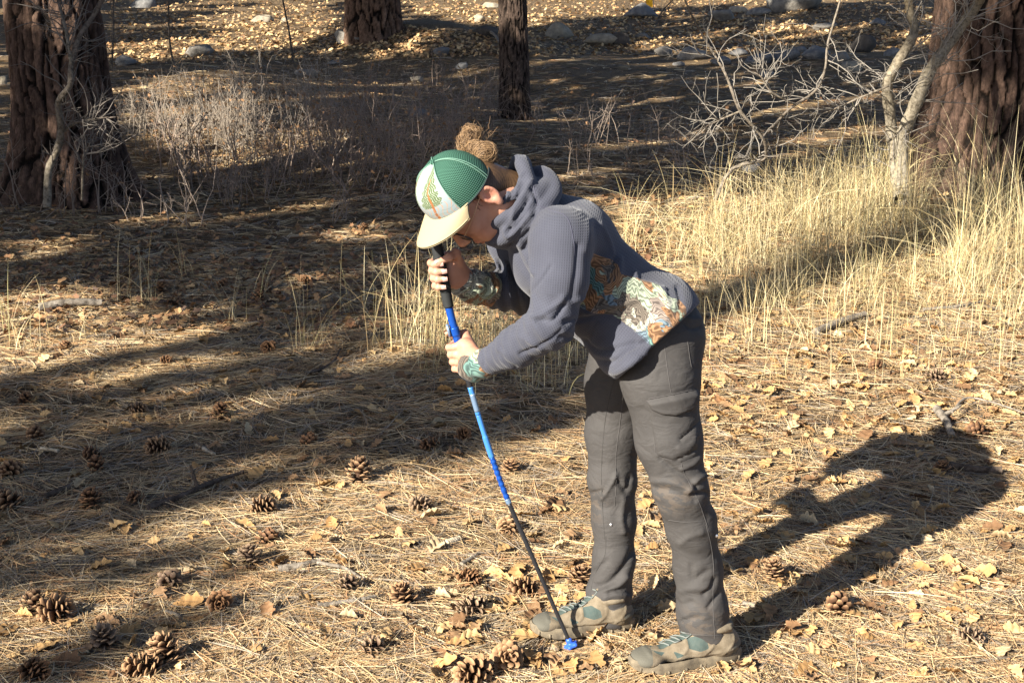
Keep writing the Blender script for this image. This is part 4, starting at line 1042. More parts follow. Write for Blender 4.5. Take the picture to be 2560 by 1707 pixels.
# print: pale sky, a leaning green conifer with rust trunk, thin rust and grey lines
q = np.stack([ph * 0.105 * np.cos(v * 1.1) , v * 0.125], 1)         # metres on the panel: x towards the wearer's left, y up
cc = np.tile(np.array([0.265, 0.295, 0.295]), (len(V), 1)); cc[:] = cc * (1 - 0.25 * (v[:, None] < 0.35)) + np.array([0.20, 0.32, 0.37]) * 0.25 * (v[:, None] < 0.35)
def tree_print(cx, base, top, wid, lean, seed):
    x = q[:, 0] - cx - lean * (q[:, 1] - base); h = (q[:, 1] - base) / (top - base)
    w_ = wid * np.clip(1 - h, 0, 1) ** 0.6 * (0.72 + 0.28 * np.abs(np.sin(h * 21 + seed))) * (h > 0.05)
    fol = (np.abs(x) < w_) & (h < 1.0) & (h > 0.12)
    str_ = np.sin(x * 900 + np.sin(q[:, 1] * 300 + seed) * 2 + q[:, 1] * 700)
    g = np.where(str_[:, None] > 0.72, [0.34, 0.37, 0.31], np.where(str_[:, None] > -0.1, [0.035, 0.065, 0.022], [0.085, 0.125, 0.042]))
    cc[fol] = g[fol]
    tk = np.abs(x - 0.004 * np.sin(h * 9)) < 0.0035 * (1.25 - h); tk &= (h < 0.75) & (h > -0.6); cc[tk] = [0.27, 0.10, 0.035]
tree_print(0.040, 0.024, 0.124, 0.046, 0.02, 0.0); tree_print(-0.045, 0.028, 0.110, 0.034, -0.1, 2.0)
ln = (np.sin(q[:, 0] * 420 + 3 * np.sin(q[:, 1] * 160)) > 0.93) & (v < 0.30); cc[ln] = [0.45, 0.22, 0.11]
ln = (np.sin(q[:, 1] * 700 + 2.5 * np.sin(q[:, 0] * 90)) > 0.9) & (v < 0.18); cc[ln] = [0.20, 0.25, 0.24]
capobj('front_panel', V, F, M_CAPF, col=cc)
V, F, ph, v = sheet(PF, 2 * np.pi - PF, 120, 60, -0.0012)
a_ = np.abs(((ph - np.pi / 2) + np.pi) % (2 * np.pi) - np.pi)
fabc = np.stack([(ph - np.pi) * 0.090 * np.cos(v * 0.9) + v * 0.03, v * 0.13, 0 * v], 1)
capobj('mesh_panel', V, F, M_CAPM, attrs={'fab': fabc})
for nm_, phs, vs, r, m_ in (('panel_seam', (PF, PF), (0, 1), 0.0014, M_STITCH), ('panel_seam', (-PF, -PF), (0, 1), 0.0014, M_STITCH), ('crown_seam', (2.1, 2.1), (0, 1), 0.0013, M_STITCH), ('crown_seam', (2.19, 2.16), (0, 1), 0.0013, M_STITCH), ('crown_seam', (-2.1, -2.1), (0, 1), 0.0013, M_STITCH), ('rim_binding', (-np.pi, np.pi), (0.0, 0.0), 0.0022, M_DARK)):
    t = np.linspace(0, 1, 60); pp = cap_pt(phs[0] + (phs[1] - phs[0]) * t, vs[0] + (vs[1] - vs[0]) * t, 0.0008)
    V, F = tubes(pp[None], np.full((1, 60), r), 5); capobj(nm_, V, F, m_)
s = Sdf(); s.ell(cap_pt(np.array([0.0]), np.array([1.0]))[0], (0.007,) * 3); V, F = s.mesh(0.002); capobj('button', V, F, M_CAPM, attrs={'fab': V})
# visor
def visor_pt(ph, w_, th):
    b0 = cap_pt(ph * 1.12, np.zeros_like(ph)); x = np.sin(ph); ext = 0.0731 * np.cos(ph * 1.25) ** 0.55
    return b0 + (w_ * ext)[..., None] * (kF * 0.985 - kU * 0.10) - (0.020 * x ** 2 * w_ * (1 + 0.3 * w_))[..., None] * kU - (0.004 * np.sin(w_ * np.pi / 2) - 0.003 * w_ ** 2)[..., None] * kU * -1 + (th * 0.004) * kU
nu, nv = 50, 18
Vv = []
for th in (0.0, 1.0):
    A_, B_ = np.meshgrid(np.linspace(-1.12, 1.12, nu), np.linspace(0, 1, nv), indexing='ij'); Vv.append(visor_pt(A_, B_, th).reshape(-1, 3))
idx = np.arange(nu * nv).reshape(nu, nv); qd = np.stack([idx[:-1, :-1], idx[1:, :-1], idx[1:, 1:], idx[:-1, 1:]], -1).reshape(-1, 4)
edge = np.concatenate([idx[:, -1], idx[::-1, 0], ])
Fv = [qd[:, ::-1], qd + nu * nv]
for ring in (idx[:, -1], idx[0, :], idx[-1, :]):
    Fv.append(np.stack([ring[:-1], ring[1:], ring[1:] + nu * nv, ring[:-1] + nu * nv], 1))
capobj('visor', np.concatenate(Vv), np.concatenate(Fv), M_VISOR)

# ---- glasses
gl = empty('glasses', Hd(0.1, 0, 0)); gl.parent = person; gl.matrix_parent_inverse = Matrix.Translation(person.location).inverted()
def globj(name, V, F, m):
    o = obj(name, fast_mesh(name, V, F, True), m, None); o.parent = gl; o.matrix_parent_inverse = Matrix.Translation(Vector(Hd(0.1, 0, 0))).inverted()
t = np.linspace(0, 2 * np.pi, 41)
for s_ in (1, -1):
    def lens_pt(k): return np.array([Hd(0.104 - 0.010 * abs(math.cos(x) * 0.5 + 0.5), s_ * (0.034 + 0.027 * k * math.cos(x)), 0.004 + 0.020 * k * (abs(math.sin(x)) ** 0.8) * (1 if math.sin(x) > 0 else -1)) for x in t])
    pp = lens_pt(1.0); V, F = tubes(pp[None], np.full((1, 41), 0.0024), 5); globj('rim', V, F, M_FRAME)
    a_, b_ = lens_pt(1.0)[:-1], lens_pt(0.02)[:-1]; nn_ = 40; V = np.vstack([a_, b_]); i = np.arange(nn_); F = np.stack([i, (i + 1) % nn_, (i + 1) % nn_ + nn_, i + nn_], 1); globj('lens', V, F, M_LENS)
    pp = smooth_poly([Hd(0.094, s_ * 0.062, 0.012), Hd(0.05, s_ * 0.074, 0.016), Hd(0.0, s_ * 0.078, 0.020), Hd(-0.012, s_ * 0.077, 0.01)], 16); V, F = tubes(pp[None], np.full((1, 16), 0.0014), 5); globj('temple_arm', V, F, M_TEMPLE)
pp = np.array([Hd(0.105, x, 0.012) for x in np.linspace(-0.008, 0.008, 5)]); V, F = tubes(pp[None], np.full((1, 5), 0.0015), 5); globj('bridge', V, F, M_FRAME)

# ------------------------------------------------------------------ trekking pole
def m_pole(nt, b): 
    n = N(nt); n.bump(n.noise(n.coord(), 300, 2).outputs['Fac'], b, 0.05, 0.001)
M_PBLUE = mat('anodised_blue', (0.012, 0.085, 0.42), 0.28, 0.5, metallic=0.35)
M_PLBLUE = mat('ribbed_light_blue', (0.045, 0.19, 0.50), 0.4, 0.5)
M_PBLK = mat('black_foam', (0.022, 0.024, 0.024), 0.75, 0.3)
M_PCARB = mat('carbon_black', (0.02, 0.021, 0.024), 0.3, 0.5)
M_PSIL = mat('silver_print', (0.22, 0.33, 0.48), 0.35, metallic=0.5)
pole = tag(empty('trekking_pole', pole_pts[-1]), 'blue and black trekking pole held in both hands, tip in the litter', 'trekking pole')
pole_py = proj(pole_pts)[:, 1]
def pseg(name, y0, y1, r0, r1, m, ribs=0, parent=None):
    i0, i1 = int(np.argmin(np.abs(pole_py - y0))), int(np.argmin(np.abs(pole_py - y1))); n = max(12, (i1 - i0) * (4 if ribs else 2))
    s = np.linspace(i0, i1, n); pp = np.stack([np.interp(s, np.arange(121), pole_pts[:, k]) for k in range(3)], 1); t = np.linspace(0, 1, n)
    r = r0 + (r1 - r0) * t
    if ribs: r = r + 0.0006 * np.sign(np.sin(t * ribs * 6.283))
    pp = np.vstack([pp[:1], pp, pp[-1:]]); r = np.concatenate([[0.0008], r, [0.0008]])
    V, F = tubes(pp[None], r[None], 14); return obj(name, fast_mesh(name, V, F, True), m, parent or pole)
gr = pseg('grip', 606, 767, 0.0140, 0.0125, M_PBLK, 0)
pseg('grip_ring', 716, 726, 0.0142, 0.0142, M_PBLK)
pseg('grip_ring', 640, 648, 0.0152, 0.0148, M_PBLK)
pseg('upper_shaft', 765, 934, 0.0095, 0.0092, M_PBLUE)
cl = pseg('lever_clamp', 818, 840, 0.0118, 0.0112, M_PBLUE)
c0, ax = pole_at(826); b = np.array([[x, y, z] for x in (-1, 1) for y in (-1, 1) for z in (-1, 1)], float)
lv = c0 + np.outer(b[:, 0], [1, 0, 0]) * 0.003 + np.array([-0.014, -0.005, 0]) + np.outer(b[:, 1], [0, 1, 0]) * 0.006 + np.outer(b[:, 2], ax) * 0.015
obj('clamp_lever', fast_mesh('clamp_lever', lv, [[0, 1, 3, 2], [4, 6, 7, 5], [0, 4, 5, 1], [2, 3, 7, 6], [0, 2, 6, 4], [1, 5, 7, 3]]), M_PSIL, pole)
pseg('clamp', 933, 942, 0.0088, 0.0088, M_PSIL)
pseg('collar', 941, 966, 0.0074, 0.0072, M_PCARB)
pseg('middle_shaft', 965, 1036, 0.0070, 0.0068, M_PLBLUE)
pseg('printed_band', 985, 1030, 0.0072, 0.0070, M_PSIL)
pseg('ribbed_grip', 1035, 1143, 0.0072, 0.0070, M_PLBLUE, 46)
pseg('ribbed_grip', 1142, 1244, 0.0070, 0.0067, M_PBLUE, 40)
pseg('collar', 1243, 1254, 0.0074, 0.0072, M_PSIL)
pseg('lower_shaft', 1253, 1606, 0.0060, 0.0050, M_PCARB)
pseg('tip_section', 1600, 1632, 0.0062, 0.0070, M_PBLK)
M_PTIP = mat('blue_tip', (0.03, 0.11, 0.60), 0.4, 0.5)
c0, ax = pole_pts[-1], nrm(pole_pts[-3] - pole_pts[-1])
s = Sdf(); ex = nrm(np.cross(ax, [0, 1, 0])); ey = np.cross(ax, ex); Rm = np.stack([ex, ey, ax])
c0 = c0 + ax * 0.016
s.torus(c0 + ax * 0.006, Rm, 0.0105, 0.0050, 0.004); s.cone(c0 + ax * 0.02, c0 - ax * 0.022, 0.0085, 0.005, 0.006)
for a_ in range(5):
    an = a_ * 2 * math.pi / 5; s.ell(c0 + ax * 0.006 + 0.0145 * (math.cos(an) * ex + math.sin(an) * ey), (0.0052,) * 3, k=0.004)
KEEPOUT = [(c0[0], c0[1] - 0.03, 0.085)]
V, F = s.mesh(0.002); obj('basket', fast_mesh('basket', V, F, True), M_PTIP, pole)
# ------------------------------------------------------------------ vectorised ground hits
def Gv(px, py):
    d = FW + ((px - 1280.0) / FPX)[:, None] * RT - ((py - 853.5) / FPX)[:, None] * UPV
    t = np.where(d[:, 2] < -0.004, -CAM_H / np.minimum(d[:, 2], -0.004), 60)
    lo = np.zeros(len(t)); hi = np.minimum(t * 1.2 + 1, 80)
    for _ in range(34):
        m = 0.5 * (lo + hi); p = CAMP + d * m[:, None]; below = p[:, 2] < terrain(p[:, 0], p[:, 1]); hi = np.where(below, m, hi); lo = np.where(below, lo, m)
    return CAMP + d * hi[:, None]
def gnormal(x, y):
    e = 0.05; return nrm(np.stack([-(terrain(x + e, y) - terrain(x - e, y)) / (2 * e), -(terrain(x, y + e) - terrain(x, y - e)) / (2 * e), np.ones_like(x)], -1))
M_LITTER = mat('dry_needles', rough=0.6, spec=0.25, attr_col='col')
def m_leaf(nt, b):
    n = N(nt); a = n.attr('col'); f = n.ramp(n.noise(n.coord(), 120, 4).outputs['Fac'], [(0.3, (0.8, 0.78, 0.72)), (0.7, (1.15, 1.12, 1.1))]); n.link(n.mix(1.0, a.outputs['Color'], f, 'MULTIPLY'), b.inputs['Base Color'])
    n.bump(n.noise(n.coord(), 200, 3).outputs['Fac'], b, 0.3, 0.002)
M_LEAF = mat('dry_oak_leaf', rough=0.7, spec=0.2, build=m_leaf)
# ---- needle litter
ORD = ['first', 'second', 'third', 'fourth', 'fifth', 'sixth', 'seventh', 'eighth', 'ninth', 'tenth', 'eleventh', 'twelfth', 'thirteenth', 'fourteenth', 'fifteenth', 'sixteenth', 'seventeenth', 'eighteenth', 'nineteenth', 'twentieth']
def ordinals(lst, text):
    for i, o in enumerate(sorted(lst, key=lambda q: q[0])): o[1]['label'] = text % ORD[min(i, 19)]
def pick(cols, w, n):
    c = np.array(cols); i = rng.choice(len(c), n, p=np.array(w) / np.sum(w)); return c[i] * rng.uniform(0.62, 1.22, (n, 1))
NC = [(0.58, 0.415, 0.215), (0.54, 0.335, 0.165), (0.70, 0.545, 0.325), (0.38, 0.315, 0.235), (0.11, 0.082, 0.058), (0.43, 0.24, 0.12)]
def needles(n, y0, y1, lw):
    px = rng.uniform(-150, 2710, n); py = y0 + (y1 - y0) * rng.uniform(0, 1, n); g = Gv(px, py); D = g[:, 1]
    k = 3; g = np.repeat(g, k, 0); D = np.repeat(D, k); fl = 0.9 * np.sin(1.1 * px / 260 + 0.6 * py / 120) + 0.6 * np.sin(px / 97 - py / 61); az = np.repeat(fl + rng.normal(0, 1.05, n) + np.pi * (rng.uniform(0, 1, n) < 0.5), k) + rng.normal(0, 0.16, n * k); N_ = n * k
    L = np.repeat(rng.uniform(0.10, 0.23, n), k) * rng.uniform(0.8, 1.05, N_); cv = rng.normal(0, 0.35, N_); tl = np.repeat(np.abs(rng.normal(0, 0.05, n)), k) + rng.normal(0, 0.012, N_)
    h0 = rng.uniform(0.001, 0.013, N_) * np.where(rng.uniform(0, 1, N_) < 0.15, 1.8, 1)
    t = np.array([0, 0.35, 0.7, 1.0]); s = L[:, None] * t; a = az[:, None] + cv[:, None] * (t - 0.3)
    Xp = g[:, 0:1] + np.cumsum(np.concatenate([np.zeros((N_, 1)), np.diff(s, axis=1) * np.cos(a[:, 1:])], 1), 1); Yp = g[:, 1:2] + np.cumsum(np.concatenate([np.zeros((N_, 1)), np.diff(s, axis=1) * np.sin(a[:, 1:])], 1), 1)
    Zp = terrain(Xp, Yp) + h0[:, None] + tl[:, None] * s * 0.6 - 0.25 * np.maximum(tl[:, None], 0) * s * t
    nr = (np.hypot(Xp - KEEPOUT[0][0], Yp - KEEPOUT[0][1]) < 0.075).any(1); Zp[nr] = terrain(Xp[nr], Yp[nr]) + 0.001
    W = np.maximum(0.00085, lw * D)[:, None] * np.array([1.0, 1.1, 1.0, 0.5]); side = np.stack([-np.sin(az), np.cos(az), rng.normal(0, 0.5, N_)], 1)
    V, F = ribbons(np.stack([Xp, Yp, Zp], -1), W, nrm(side)); c = np.repeat(pick(NC, (0.27, 0.20, 0.16, 0.19, 0.13, 0.05), n), k * 8, 0); return V, F, c
mm = Mesher()
mm.add(*needles(21000, 960, 1800, 0.00020)); mm.add(*needles(16500, 640, 960, 0.00020)); mm.add(*needles(10000, 300, 640, 0.00020)); mm.add(*needles(7000, 20, 300, 0.00020))
# crumbs of bark and wood
n = 6000; g = Gv(rng.uniform(-100, 2660, n), 650 + 1130 * rng.uniform(0, 1, n)); a = rng.uniform(0, 6.28, n); s = rng.uniform(0.002, 0.009, n); d1 = np.stack([np.cos(a), np.sin(a), rng.normal(0, 0.3, n)], 1) * s[:, None]; d2 = np.stack([-np.sin(a), np.cos(a), rng.normal(0, 0.3, n)], 1) * (s * rng.uniform(0.3, 0.8, n))[:, None]; g[:, 2] += rng.uniform(0.003, 0.012, n)
V = np.stack([g - d1, g - d2, g + d1, g + d2], 1).reshape(-1, 3); mm.add(V, np.arange(len(V)).reshape(-1, 4), np.repeat(pick([(0.40, 0.33, 0.24), (0.16, 0.12, 0.09), (0.30, 0.2, 0.12), (0.5, 0.44, 0.36)], (0.3, 0.4, 0.25, 0.05), n), 4, 0))
tag(obj('needle_litter', mm.mesh('needle_litter'), M_LITTER), 'thick carpet of fallen straw-coloured pine needles', 'needle litter', kind='stuff')

# ---- oak leaves
def leaf_verts(L, seed, curl, bend):
    r = np.random.default_rng(seed); t = np.linspace(0, 1, 15); ph = r.uniform(-0.25, 0.25)
    w = L * 0.36 * np.sin(np.pi * np.clip(t * 1.02, 0, 1)) ** 0.6 * (0.42 + 0.58 * np.abs(np.sin((3.4 * t + 0.12 + ph * 0.3) * np.pi)) ** 0.75) * (0.55 + 0.6 * t) + 0.002; w[0] = 0.0015; w[-1] = 0.0015
    w2 = w * r.uniform(0.85, 1.1, 15); x = t * L; z = bend * L * np.sin(np.pi * t) + r.normal(0, 0.002, 15)
    zl = z + curl * w * 0.8 + r.normal(0, 0.0025, 15); zr = z + curl * w2 * 0.8 + r.normal(0, 0.0025, 15)
    sw = 0.25 * w
    V = np.concatenate([np.stack([x + sw, w, zl], 1), np.stack([x, 0 * x, z], 1), np.stack([x + sw, -w2, zr], 1)]); i = np.arange(14)
    F = np.concatenate([np.stack([i, i + 15, i + 16, i + 1], 1), np.stack([i + 15, i + 30, i + 31, i + 16], 1)])
    V[:, 0] -= L * 0.5; return V, F
LVF = []
for i in range(3):
    r_ = np.random.default_rng(90 + i); w_ = np.array([0.004, 0.022, 0.014, 0.026, 0.004]) * r_.uniform(0.8, 1.2, 5); x_ = np.linspace(-0.04, 0.04, 5); z_ = r_.normal(0, 0.004, 5); LVF.append((np.concatenate([np.stack([x_, w_, z_ + r_.uniform(0.2, 0.7) * w_], 1), np.stack([x_, -w_, z_ + r_.uniform(-0.2, 0.7) * w_], 1)]), np.stack([np.arange(4), np.arange(4) + 5, np.arange(4) + 6, np.arange(4) + 1], 1)))
LC = [(0.48, 0.305, 0.135), (0.53, 0.365, 0.18), (0.42, 0.25, 0.105), (0.33, 0.205, 0.11), (0.21, 0.12, 0.062), (0.52, 0.40, 0.24)]
LV = [leaf_verts(L_, 50 + i, c_, b_) for i, (L_, c_, b_) in enumerate(((0.085, 0.35, 0.05), (0.07, -0.3, 0.12), (0.095, 0.6, 0.0), (0.06, 0.2, 0.2), (0.08, -0.5, -0.05), (0.075, 0.9, 0.08)))]
LM = []
for i, (V, F) in enumerate(LV):
    for j in range(4):
        c = np.tile(np.array(LC[(i + j * 2) % 6]), (45, 1)); c[15:30] *= 0.8
        LM.append(fast_mesh('fallen_leaf', V, F, True, c, mats=[M_LEAF]))
def leaf_pos(n, polys):
    out = []
    for (k, poly) in polys:
        poly = np.asarray(poly, float); lo, hi = poly.min(0), poly.max(0); got = 0
        while got < k:
            q = rng.uniform(lo, hi, (400, 2)); q = q[pt_in_poly(q, poly)][:k - got]; out.append(q); got += len(q)
    q = np.concatenate(out); g = Gv(q[:, 0], q[:, 1])
    for (kx, ky, kr) in KEEPOUT:
        d = g[:, :2] - [kx, ky]; l = np.linalg.norm(d, axis=1); m = l < kr; g[m, :2] += nrm(d[m]) * (kr - l[m])[:, None] * 1.3
    return g
def basis(nv, az, tilt):
    x = nrm(np.stack([np.cos(az), np.sin(az), 0 * az], -1) - nv * (np.stack([np.cos(az), np.sin(az), 0 * az], -1) * nv).sum(-1, keepdims=True)); y = np.cross(nv, x)
    n2 = nrm(nv + x * tilt[:, :1] + y * tilt[:, 1:]); x = nrm(x - n2 * (x * n2).sum(-1, keepdims=True)); return x, np.cross(n2, x), n2
near = leaf_pos(300, [(60, vw((1000, 1330), (1330, 1330), (1560, 1480), (1560, 1568), (1000, 1568))), (80, vw((1660, 1000), (2352, 900), (2352, 1568), (1700, 1568))), (45, vw((1620, 760), (2352, 720), (2352, 1000), (1640, 1000))), (40, vw((0, 1180), (1000, 1050), (1000, 1568), (0, 1568))), (45, vw((0, 860), (1300, 860), (1300, 1100), (0, 1180))), (30, vw((1080, 1080), (1600, 1000), (1560, 1420), (1100, 1350)))])
az = rng.uniform(0, 6.28, 300); bx_, by_, bn_ = basis(gnormal(near[:, 0], near[:, 1]), az, rng.normal(0, 0.30, (300, 2)))
for i in range(300):
    o = bpy.data.objects.new('fallen_leaf', LM[rng.integers(len(LM))]); COL.objects.link(o)
    s = rng.uniform(0.55, 1.02); M4 = np.eye(4); M4[:3, 0], M4[:3, 1], M4[:3, 2] = bx_[i] * s, by_[i] * s, bn_[i] * s; M4[:3, 3] = near[i] + [0, 0, 0.016]
    o.parent = ground; o.matrix_local = Matrix(M4.tolist())
mm = Mesher()
rest = leaf_pos(0, [(560, vw((1400, 640), (2352, 600), (2352, 1000), (1640, 1000))), (230, vw((1640, 1000), (2352, 1000), (2352, 1568), (1000, 1568), (1000, 1330))), (230, vw((0, 640), (1250, 640), (1250, 1000), (0, 1000))), (70, vw((0, 1000), (1100, 1000), (1100, 1568), (0, 1568))), (700, vw((1220, 480), (1400, 430), (2352, 430), (2352, 620), (1400, 600)))])
n = len(rest); az = rng.uniform(0, 6.28, n); bx_, by_, bn_ = basis(gnormal(rest[:, 0], rest[:, 1]), az, rng.normal(0, 0.35, (n, 2))); vi = rng.integers(0, 6, n); sc_ = rng.uniform(0.45, 0.95, n)
lcol = pick(LC, (0.26, 0.2, 0.2, 0.16, 0.12, 0.06), n); far_ = (rest[:, 1] > 6.3) & (rest[:, 1] < 16) & (rest[:, 0] < 1.0); lcol[far_] = pick([(0.26, 0.145, 0.075), (0.32, 0.19, 0.095), (0.19, 0.10, 0.055), (0.38, 0.25, 0.13)], (0.3, 0.3, 0.25, 0.15), far_.sum())
for v in range(6):
    s = np.where(vi == v)[0]; V0, F0 = LV[v]; V = rest[s, None, :] + [0, 0, 0.014] + sc_[s, None, None] * (V0[None, :, 0:1] * bx_[s, None, :] + V0[None, :, 1:2] * by_[s, None, :] + V0[None, :, 2:3] * bn_[s, None, :]); V[..., 2] = np.maximum(V[..., 2], terrain(V[..., 0], V[..., 1]) + 0.002)
    mm.add(V.reshape(-1, 3), (F0[None] + 45 * np.arange(len(s))[:, None, None]).reshape(-1, 4), np.repeat(lcol[s], 45, 0))
rest = leaf_pos(0, [(2600, vw((285, 180), (1140, 200), (1250, 640), (0, 640), (0, 500))), (700, vw((1220, 200), (2352, 200), (2352, 480), (1400, 440))), (11500, vw((250, -12), (2352, -12), (2352, 110), (250, 150))), (1500, vw((0, 600), (1250, 600), (1250, 760), (0, 780)))])
n = len(rest); az = rng.uniform(0, 6.28, n); bx_, by_, bn_ = basis(gnormal(rest[:, 0], rest[:, 1]), az, rng.normal(0, 0.45, (n, 2))); vi = rng.integers(0, 3, n); sc_ = rng.uniform(0.6, 1.15, n) * np.clip(rest[:, 1] / 20, 0.6, 1.1)
lcol = pick([(0.26, 0.145, 0.075), (0.34, 0.205, 0.10), (0.17, 0.095, 0.055), (0.42, 0.28, 0.14), (0.09, 0.06, 0.045)], (0.27, 0.27, 0.18, 0.16, 0.12), n); fr_ = rest[:, 1] > 17; lcol[fr_] = pick([(0.52, 0.35, 0.17), (0.60, 0.43, 0.23), (0.40, 0.235, 0.115), (0.22, 0.13, 0.07)], (0.35, 0.3, 0.23, 0.12), fr_.sum())
for v in range(3):
    s = np.where(vi == v)[0]; V0, F0 = LVF[v]; V = rest[s, None, :] + [0, 0, 0.012] + rng.uniform(0, 0.02, (len(s), 1, 1)) * np.array([0, 0, 1]) + sc_[s, None, None] * (V0[None, :, 0:1] * bx_[s, None, :] + V0[None, :, 1:2] * by_[s, None, :] + V0[None, :, 2:3] * bn_[s, None, :]); V[..., 2] = np.maximum(V[..., 2], terrain(V[..., 0], V[..., 1]) + 0.002)
    mm.add(V.reshape(-1, 3), (F0[None] + 10 * np.arange(len(s))[:, None, None]).reshape(-1, 4), np.repeat(lcol[s], 10, 0))
tag(obj('fallen_leaves', mm.mesh('fallen_leaves', True), M_LEAF, ground), kind='stuff')

# ---- pine cones
M_CONE = mat('cone_scale', rough=0.7, spec=0.25, attr_col='col')
def cone_meshes(R, L, n, seed, openness, tipc, basec):
    r = np.random.default_rng(seed); mm = Mesher()
    for i in range(n):
        t = (i + 0.5) / n; an = i * 2.39996 + r.normal(0, 0.06); rad = R * (math.sin(math.pi * min(max(0.10 + 0.86 * t, 0), 1)) ** 0.62); z = L * (t - 0.08) * 0.92
        el = (-0.35 + 1.5 * t ** 1.25) * (1.0 if openness > 0.7 else 0.9) + (0.75 - openness) * 0.9 + r.normal(0, 0.12)
        out = np.array([math.cos(an), math.sin(an), 0]); sd = np.array([-math.sin(an), math.cos(an), 0]); d = out * math.cos(el) + np.array([0, 0, 1]) * math.sin(el); nn = np.cross(d, sd); nn = -nn if nn[2] < 0 else nn
        b0 = out * rad * 0.16 + np.array([0, 0, z]); ln = rad * 1.0 * r.uniform(0.85, 1.1); w = R * 0.25 * (0.6 + 0.5 * math.sin(math.pi * t))
        P4 = [b0 - sd * w * 0.35, b0 + sd * w * 0.35, b0 + d * ln * 0.72 + sd * w - nn * w * 0.10, b0 + d * ln * 0.72 - sd * w - nn * w * 0.10, b0 + d * ln + nn * w * 0.18 + sd * w * 0.45, b0 + d * ln + nn * w * 0.18 - sd * w * 0.45]
        lowr = [p - nn * w * 0.30 for p in P4[2:]]
        V = np.array(P4 + lowr); cm = np.array(basec); ct = np.array(tipc) * r.uniform(0.75, 1.15); c = np.vstack([cm, cm, 0.5 * (cm + ct), 0.5 * (cm + ct), ct, ct, cm * 1.2, cm * 1.2, ct * 0.75, ct * 0.75])
        mm.add(V, [[0, 1, 2, 3], [3, 2, 4, 5], [0, 7, 6, 1], [7, 9, 8, 6], [2, 6, 8, 4], [3, 5, 9, 7], [5, 4, 8, 9]], c)
    scales = mm.mesh('scales', False, [M_CONE])
    tt = np.linspace(0, 1, 9); th = np.linspace(0, 2 * np.pi, 10, endpoint=False); rr = R * 0.30 * np.sin(np.pi * np.clip(tt * 0.96 + 0.04, 0, 1)) ** 0.5
    V = np.stack([np.outer(rr, np.cos(th)), np.outer(rr, np.sin(th)), np.outer(tt * L * 0.9, np.ones(10))], -1).reshape(-1, 3); idx = np.arange(90).reshape(9, 10); F = np.stack([idx[:-1], np.roll(idx[:-1], -1, 1), np.roll(idx[1:], -1, 1), idx[1:]], -1).reshape(-1, 4)
    core = fast_mesh('core', V, F, True, np.tile(np.array(basec) * 0.8, (90, 1)), mats=[M_CONE]); return scales, core
CT, CB = (0.44, 0.26, 0.13), (0.075, 0.038, 0.02)
CV = [cone_meshes(0.041, 0.070, 52, 1, 0.95, CT, CB), cone_meshes(0.038, 0.076, 58, 2, 0.75, (0.46, 0.285, 0.15), CB), cone_meshes(0.034, 0.062, 50, 3, 0.55, (0.37, 0.195, 0.09), CB), cone_meshes(0.037, 0.066, 48, 4, 1.05, (0.36, 0.25, 0.155), (0.09, 0.055, 0.035)), cone_meshes(0.020, 0.036, 34, 5, 0.7, (0.26, 0.18, 0.12), CB)]
